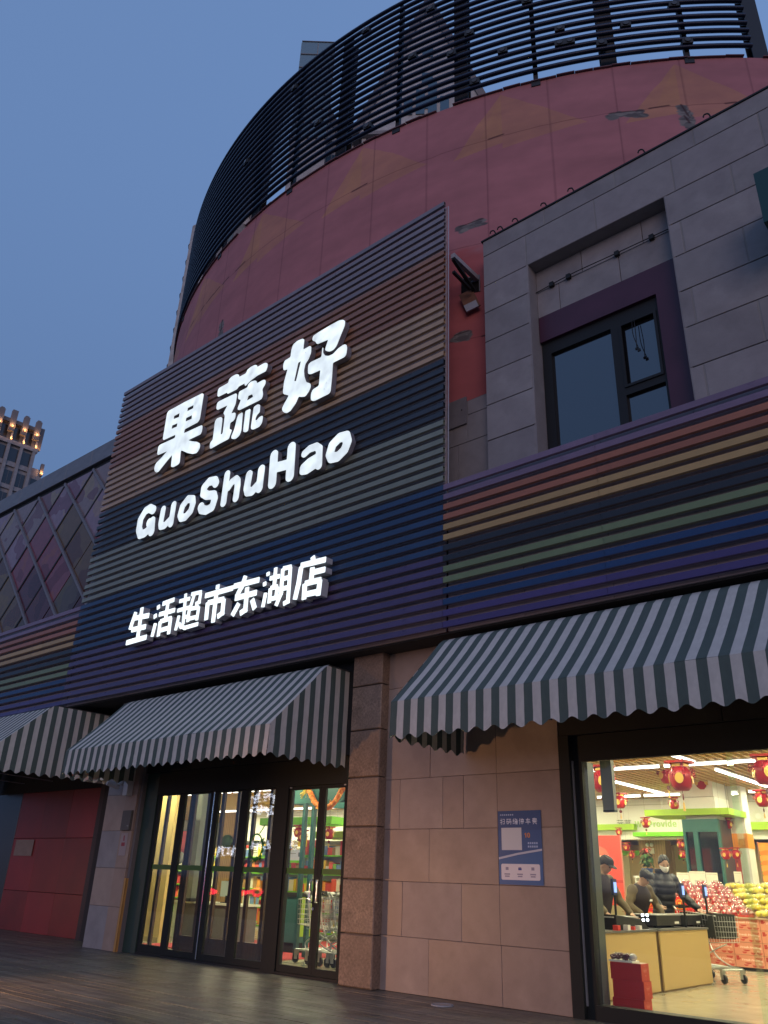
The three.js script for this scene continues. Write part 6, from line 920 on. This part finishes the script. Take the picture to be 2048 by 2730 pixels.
  const trD = (p) => { let d = 1; for (const L of legs) { d = smin(d, capsule(p, L[0], L[1], 0.095, 0.072), 0.02); d = smin(d, capsule(p, L[1], [L[2][0], 0.1, L[2][2]], 0.07, 0.058), 0.02); } return Math.max(d, p[1] - 0.93, -(p[1] - 0.07)); };
  part('trousers', meshField(trD, [-0.3, 0, -0.25], [0.3, 1.05, 0.3], 56), std(lin(0.02, 0.02, 0.025), 0.8), t);
  for (const L of legs) part('shoe', meshField((p) => Math.max(capsule(p, L[2], L[3], 0.05, 0.042), -p[1]), [L[2][0] - 0.12, -0.02, -0.12], [L[2][0] + 0.12, 0.2, 0.26], 28), std(lin(0.02, 0.02, 0.02), 0.5), t);
  const hairD = (p) => { const q = invH(p); let d = ell(q, [0, 0.035, -0.025], [0.09, 0.1, 0.1]); d = Math.max(d, (q[2] - 0.045) + (q[1] < 0.06 ? 0.07 * (0.06 - q[1]) * 14 : 0)); if (o.bun) { d = smin(d, ell(q, [0, 0.1, -0.045], [0.06, 0.045, 0.06]), 0.03); d = smin(d, capsule(q, [0, 0, -0.1], [0, -0.12, -0.09], 0.05, 0.035), 0.03); } return d + 0.003 * Math.sin(q[0] * 160 + q[1] * 40); };
  part('hair', meshField(hairD, head.map((v) => v - 0.24), head.map((v) => v + 0.24), 60), std(lin(0.012, 0.01, 0.009), 0.5), t);
  if (o.cap) { const capD = (p) => { const q = invH(p); let d = Math.max(ell(q, [0, 0.045, -0.015], [0.1, 0.105, 0.112]), -(q[1] - 0.035)); d = Math.max(d, q[1] - 0.125); return Math.min(d, Math.max(ell(q, [0, 0.045, 0.09], [0.075, 0.014, 0.085]), -(q[2] - 0.04))); }; part('cap', meshField(capD, head.map((v) => v - 0.24), head.map((v) => v + 0.24), 60), std(lin(0.014, 0.012, 0.014), 0.7), t); }
  if (o.mask) { const mD = (p) => { const q = invH(p); const d = headD(p) - 0.007; return Math.max(d, q[1] - 0.0 + 0.3 * Math.abs(q[0]) * 0.3, -(q[1] + 0.1), -(q[2] - 0.012)); }; part('face_mask', meshField(mD, head.map((v) => v - 0.16), head.map((v) => v + 0.16), 60), std(lin(0.72, 0.72, 0.7), 0.8), t); }
  const eyes = [-1, 1].map((s) => { const e = H(s * 0.031, 0.014, 0.083); return new THREE.SphereGeometry(0.0095, 10, 8).translate(...e); }); part('eyes', join(eyes), std(lin(0.05, 0.04, 0.035), 0.2), t);
  const br = [-1, 1].map((s) => beam(H(s * 0.018, 0.034, 0.084), H(s * 0.046, 0.034, 0.072), 0.006, 0.005)); part('eyebrows', join(br), std(lin(0.012, 0.01, 0.009), 0.6), t);
  t.scale.setScalar(S); return t;
}
const brownSleeve = std(lin(0.13, 0.1, 0.06), 0.85, { bumpMap: T.fabric, bumpScale: 0.002 }), vestM = std(lin(0.03, 0.022, 0.026), 0.85), puffer = std(lin(0.012, 0.013, 0.02), 0.5);
person('bending cashier in a black cap and dark vest with brown sleeves behind the counter', [-6.2, FL, -13.5], 1.15, { h: 1.56, bend: 0.42, nod: 0.7, headTurn: 0.1, elbows: [[-0.3, 1.12, 0.22], [0.3, 1.12, 0.22]], wrists: [[-0.2, 0.97, 0.42], [0.26, 0.97, 0.42]], jacket: brownSleeve, vest: vestM, cap: true });
person('standing person in a black padded coat and white face mask reaching over the counter', [-6.12, FL, -14.45], 0.95, { h: 1.74, bend: 0.14, nod: 0.42, headTurn: -0.25, elbows: [[-0.3, 1.14, 0.16], [0.36, 1.12, 0.1]], wrists: [[-0.3, 1.0, 0.4], [0.42, 0.96, 0.34]], jacket: puffer, puff: true, collar: true, mask: true, bun: true });
person('cashier in a dark vest and brown sleeves half hidden by the window frame', [-6.1, FL, -12.05], 1.35, { h: 1.66, bend: 0.2, nod: 0.55, headTurn: 0.1, elbows: [[-0.34, 1.13, 0.16], [0.3, 1.1, 0.18]], wrists: [[-0.3, 0.94, 0.4], [0.26, 0.94, 0.4]], jacket: brownSleeve, vest: vestM, cap: true });

// ================================================================ BUILDINGS BEHIND
{ // apartment towers seen through the louvre
  const wallA = std(lin(0.5, 0.46, 0.45), 0.8, { map: T.plaster }), wallB = std(lin(0.58, 0.54, 0.52), 0.8, { map: T.plaster }), trim = std(lin(0.26, 0.23, 0.23), 0.8), glassB = phys(lin(0.05, 0.09, 0.12), 0.08, { ior: 1.9 }), roofM = std(lin(0.2, 0.17, 0.165), 0.8), glassPale = phys(lin(0.16, 0.24, 0.28), 0.15, { ior: 1.6, clearcoat: 0.5 });
  const win = new THREE.BoxGeometry(1.2, 1.6, 0.12), paneG = new THREE.BoxGeometry(0.52, 1.45, 0.06), balG = new THREE.BoxGeometry(2.2, 0.9, 0.7), slabG = new THREE.BoxGeometry(2.4, 0.14, 0.9);
  function tower(label, pos, turn, w, d, h, bays, floors, o = {}) {
    const t = thing('apartment_tower', label, 'apartment tower', pos, undefined, turn);
    part('wall', box(-w / 2, 0, -d, w / 2, h, 0), o.mat || wallA, t);
    const fh = 3.0, y0 = h - floors * fh - (o.drop || 1), bw = w / bays;
    for (let b = 0; b <= bays; b++) part('pilaster', box(-w / 2 + b * bw - 0.18, y0, 0, -w / 2 + b * bw + 0.18, h, 0.3), wallB, t);
    const bands = []; for (let f = 0; f < floors; f++) bands.push(box(-w / 2, y0 + f * fh - 0.12, 0, w / 2, y0 + f * fh + 0.12, 0.18)); part('floor_band', join(bands), trim, t);
    let n = 0;
    for (let b = 0; b < bays; b++) for (let f = 0; f < floors; f++) {
      const x = -w / 2 + (b + 0.5) * bw, y = y0 + f * fh + 1.6;
      const m = part('window', win, trim, t); m.position.set(x, y, 0.02); for (const s of [-1, 1]) { const q = part('pane', paneG, glassB, m); q.position.set(s * 0.29, 0, 0.07); }
      if ((b + (o.bal || 0)) % 2) { const r = part('balcony', balG, wallB, t); r.position.set(x, y - 1.0, 0.45); const q = part('slab', slabG, trim, r); q.position.set(0, -0.5, 0); }
    }
    for (const s of [0, 1]) { const fl = []; for (let f = 0; f < floors; f++) fl.push(box(0, y0 + f * fh + 0.9, -d * 0.8, 0.05, y0 + f * fh + 2.4, -d * 0.55), box(0, y0 + f * fh + 0.9, -d * 0.4, 0.05, y0 + f * fh + 2.4, -d * 0.18)); part('side_windows', join(fl).translate(s ? w / 2 : -w / 2 - 0.05, 0, 0), glassB, t); }
    return t;
  }
  const gable = (t, x0, x1, y0, y1, z0, z1, m) => { const s = new THREE.Shape(); s.moveTo(x0, y0); s.lineTo(x1, y0); s.lineTo((x0 + x1) / 2, y1); s.closePath(); const g = new THREE.ExtrudeGeometry(s, { depth: z1 - z0, bevelEnabled: false }); g.translate(0, 0, z0); part('gable', metreUV(g), wallB, t); part('gable_roof', join([beam([x0 - 0.3, y0, (z0 + z1) / 2], [(x0 + x1) / 2, y1 + 0.4, (z0 + z1) / 2], z1 - z0 + 0.5, 0.7), beam([x1 + 0.3, y0, (z0 + z1) / 2], [(x0 + x1) / 2, y1 + 0.4, (z0 + z1) / 2], z1 - z0 + 0.5, 0.7)]), m, t); const d = []; for (let k = 1; k < 4; k++) d.push(box((x0 + x1) / 2 - 0.5, y0 + (y1 - y0) * 0.2 * k - 0.8, z1, (x0 + x1) / 2 + 0.5, y0 + (y1 - y0) * 0.2 * k + 0.5, z1 + 0.08)); part('gable_windows', join(d), glassB, t); };
  // stepped tower with the long sloping roof, right
  const a = tower('stone clad apartment tower with a steep pointed gable, behind the middle of the louvre', [-31.5, 0, -39.5], 0.62, 11, 8, 62, 4, 9, { mat: wallB, bal: 0, drop: 2 });
  gable(a, -6, 6.2, 62, 79.5, -8.3, 0.5, roofM); part('parapet', box(-5.8, 61.6, -8.2, 6.0, 62.0, 0.7), trim, a); const at2 = []; for (let i = 0; i < 4; i++) at2.push(box(-2 + i * 1.1, 64, 0.5, -1.2 + i * 1.1, 66.2 + (i % 3), 0.62)); part('attic_windows', join(at2), glassB, a); part('bay_glass', box(-5.3, 30, 0, -3.9, 60, 0.5), glassPale, a);
  const b = tower('taller apartment tower with balconies and a small gable, left of the pointed one', [-43.5, 0, -41], 0.72, 10, 9, 71, 4, 10, { bal: 1 });
  gable(b, -5.2, -0.4, 71, 77, -8, 0.4, roofM); gable(b, 0.6, 5.2, 71, 75.5, -8, 0.4, roofM);
  const c = tower('apartment tower with stacked balconies behind the left part of the louvre', [-50.5, 0, -36], 0.85, 9, 9, 60, 4, 9, { mat: wallA, bal: 0 }); gable(c, -4.6, 0, 60, 66, -7, 0.3, roofM);
  // glass fin rising above the louvre
  const f = thing('glass_fin_tower', 'narrow glass fin wall standing up above the curved louvre', 'building', [-44, 0, -34.4], undefined, -0.85);
  part('core', box(-0.5, 0, -3.4, 0.25, 79.9, 0), wallA, f);
  for (let i = 0; i < 7; i++) for (let j = 0; j < 2; j++) part('pane', box(0.26, 66 + i * 2, -3.35 + j * 1.7, 0.32, 67.92 + i * 2, -1.72 + j * 1.7), glassPale, f);
  for (let i = 0; i < 7; i++) part('edge_pane', box(-0.48, 66 + i * 2, 0, 0.22, 67.92 + i * 2, 0.06), glassPale, f);
  part('mullions', join([...Array(8)].map((_, i) => box(0.25, 65.92 + i * 2, -3.4, 0.4, 66 + i * 2, 0))), trim, f);
  // tower at the left of the drum with rounded balconies
  const e = thing('balcony_tower', 'grey tower with rounded balconies rising at the left edge of the red hall', 'apartment tower', [-55.1, 0, -32.1], undefined, 0.15);
  part('wall', box(0, 0, -6, 3.8, 60.0, 0), wallB, e); part('rear_block', box(-0.35, 0, -6, 0, 58.9, -0.6), wallA, e);
  const rb = new THREE.CylinderGeometry(0.7, 0.7, 1.25, 20, 1, false), rs = new THREE.CylinderGeometry(0.8, 0.8, 0.12, 20), rg = new THREE.CylinderGeometry(0.64, 0.64, 0.75, 20), rt = new THREE.CylinderGeometry(0.84, 0.84, 0.05, 20);
  for (let i = 0; i < 14; i++) { const y = 58.4 - i * 2.05; const q = part('balcony', rb, wallA, e); q.position.set(0.08, y - 0.15, -0.9); part('glazing', rg, glassB, q).position.set(0, -0.95, 0); part('edge', rs, trim, q).position.set(0, -0.6, 0); part('rail', rt, trim, q).position.set(0, -0.42, 0); }
  const g2 = thing('glass_stair_tower', 'small glazed stair tower behind the rounded balconies', 'building', [-53.3, 0, -33.6], undefined, 0.15); part('core', box(0.05, 0, -3, 2.6, 64.2, -0.05), wallA, g2); for (let i = 0; i < 8; i++) part('pane', box(0, 48 + i * 2, -0.05, 2.6, 49.9 + i * 2, 0), glassPale, g2); part('cap', box(-0.05, 64.2, -3.05, 2.65, 64.35, 0.05), trim, g2);
}
{ // hotel with lit crown at the far left
  const P0 = V(-113.7, 0, -40.7), P1 = V(-113.1, 0, -46.3);
  const u = P0.clone().sub(P1).normalize();                      // along the face, away from the right corner
  const t = thing('crowned_tower', 'pale stone tower with small orange lamps between the fins of its crown, far left', 'tower', [P1.x, 0, P1.z], undefined, Math.atan2(-u.z, u.x) + Math.PI);
  // local frame: the face runs along -x from the right corner, front is +z
  const st = std(lin(0.4, 0.37, 0.37), 0.85, { map: T.plaster }), dkw = phys(lin(0.03, 0.032, 0.04), 0.15, { ior: 1.7 }), st2 = std(lin(0.22, 0.2, 0.2), 0.85);
  part('wall', box(-14, 0, -10, 0, 59.9, -0.35), st, t); part('crown_core', box(-14, 60.6, -9, -0.3, 64.0, -0.9), st2, t); part('crown_beam', box(-14, 63.6, -9.4, 0, 64.2, -0.25), st2, t); part('ledge', box(-14.1, 59.9, -10.1, 0.12, 60.55, 0.15), st, t);
  for (let i = 0; i < 7; i++) { const x = -0.33 - i * 1.9; part('pier', box(x - 0.28, 0, -0.35, x + 0.18, 59.9, 0.12), st, t);
    for (let f = 0; f < 3; f++) { const y = 56.3 - f * 3.65; const xr = x - 0.28, xl = x - 1.72; if (f === 0) { part('loggia', box(xl, 57.3, -0.36, xr, 59.5, -0.33), dkw, t); } else { const w = part('window', box(xl + 0.1, y + 0.85, -0.36, xr - 0.1, y + 3.15, -0.32), st2, t); for (const s of [0, 1]) part('pane', box(xl + 0.16 + s * 0.64, y + 0.9, -0.34, xl + 0.74 + s * 0.62, y + 3.1, -0.3), dkw, w); } part('spandrel', box(xl, y + 0.1, -0.35, xr, y + 0.75, -0.1), st, t); }
    const fin = part('crown_fin', box(x - 0.75, 61.9, -0.3, x + 0.05, 65.1 + (i === 2 ? 0.4 : 0), 0.35), st2, t); part('fin_cap', box(x - 0.6, 65.1, -0.1, x - 0.1, 65.35, 0.2), st2, fin);
    part('column', box(x - 0.1, 60.55, -0.3, x + 0.15, 63.6, 0.0), st, t); part('crown_window', box(x - 1.5, 60.7, -0.92, x - 0.5, 63.2, -0.86), dkw, t);
  }
  for (let k = 0; k < 4; k++) part('side_fin', box(-0.1, 61, -1.6 - k * 2, 0.75, 64.9, -1.1 - k * 2), st2, t);
  part('terrace_block', box(0, 40, -6, 1.7, 57.6, -0.6), st, t); part('terrace_fin', box(1.3, 56.6, -0.9, 1.75, 58.7, -0.4), st2, t); part('terrace_window', box(0.3, 53.3, -0.6, 1.2, 55.8, -0.55), dkw, t);
  // uplights
  const lamp = glow(1, 0.42, 0.12, 4), lg = new THREE.SphereGeometry(0.13, 10, 8);
  const spots = []; for (let i = 0; i < 4; i++) { const x = -0.33 - i * 1.9; spots.push([x - 0.38, 62.6, 0.55], [x + 0.02, 60.7, 0.2]); } spots.push([1.55, 56.95, -0.2], [0.2, 60.7, -0.7]);
  for (const p of spots) { part('uplight', lg, lamp, t).position.set(...p); const l = new THREE.PointLight(new THREE.Color(1, 0.48, 0.18), 2.2, 8, 2); l.position.set(p[0], p[1] + 0.2, p[2] + 0.06); l.castShadow = true; t.add(l); }
}

// ================================================================ LAMPS of the plaza, behind the photographer
function washLamp(x, z, tx, ty, tz, k, label) { // hooded wall washer: glowing face and a spot just in front of it
  const t = thing('wall_washer', label, 'lamp', [x, 0, z], undefined, Math.atan2(tx - x, tz - z));
  part('post', new THREE.CylinderGeometry(0.04, 0.05, 0.8, 12).translate(0, 0.4, 0), M.black, t); part('base', new THREE.CylinderGeometry(0.12, 0.15, 0.08, 16).translate(0, 0.04, 0), M.black, t);
  part('hood', join([box(-0.16, 0.98, -0.12, 0.16, 1.0, 0.16), box(-0.16, 0.8, -0.12, 0.16, 0.98, -0.1), box(-0.16, 0.8, -0.1, -0.14, 0.98, 0.1), box(0.14, 0.8, -0.1, 0.16, 0.98, 0.1)]), M.black, t);
  part('lit_face', box(-0.13, 0.82, 0.02, 0.13, 0.96, 0.03), glow(1, 0.5, 0.2, 3), t);
  const l = new THREE.SpotLight(new THREE.Color(1, 0.5, 0.22), k, 0, 0.62, 1, 2); l.position.set(x + 0.1 * Math.sin(t.rotation.y), 0.89, z + 0.1 * Math.cos(t.rotation.y)); l.target.position.set(tx, ty, tz); l.castShadow = true; l.shadow.radius = 6; scene.add(l); scene.add(l.target);
}
washLamp(-11.6, -2.6, -7.2, 0.3, -9, 62, 'hooded wall washer lamp on the boardwalk, lighting the stone wall');
washLamp(-24.5, -3.2, -16.5, 1.2, -9.8, 10, 'hooded wall washer lamp on the boardwalk, lighting the red hoarding');
{ // unseen shop signs and red tubes for car tail lights, mirrored by the glass doors
  const red = glow(1, 0.03, 0.06, 9), wh = glow(0.75, 0.82, 1, 7), Zo = 14, k = Zo + 18.25;
  const r = thing('red_tail_lamp', 'unseen red loop standing in for car tail lights across the plaza', 'tail lamp', [-1.149 * k, 0.45, Zo]);
  part('tube', tube([[-0.8, 0.05, 0], [0, 0.1, 0], [0.5, 0.25, 0], [0.9, 0.1, 0], [0.5, -0.1, 0], [0.1, 0.05, 0], [-0.8, -0.08, 0]], 0.07, 50, 6), red, r);
  const r2 = thing('red_tail_lamp', 'unseen short red stroke standing in for car tail lights across the plaza', 'tail lamp', [-1.255 * k, 0.42, Zo]); part('tube', tube([[-0.5, 0.08, 0], [0, 0.1, 0], [0.5, 0, 0], [0, -0.08, 0], [-0.45, -0.05, 0]], 0.07, 30, 6), red, r2);
  const R = mulberry(9);
  [[-1.145, 0.128, 2.4, 'upper'], [-1.147, 0.107, 2.4, 'middle'], [-1.11, 0.051, 3.4, 'lower'], [-1.24, 0.04, 2.6, 'left']].forEach(([a, b, w, n]) => { const t = thing('led_sign', `${n} white lit sign of the shops across the plaza`, 'lit sign', [a * k, 1.25 + b * k, Zo]); part('board', box(-w / 2 - 0.1, -0.35, 0.05, w / 2 + 0.1, 0.35, 0.15), M.black, t); const g = []; for (let x = -w / 2; x < w / 2; x += 0.42) for (let q = 0; q < 5; q++) { const hor = R() > 0.5, px = x + R() * 0.25, py = -0.22 + R() * 0.44; g.push(hor ? box(px, py, 0, px + 0.26, py + 0.05, 0.04) : box(px, py - 0.15, 0, px + 0.05, py + 0.15, 0.04)); } part('lit_strokes', join(g), wh, t); });
}

renderer.render(scene, camera);
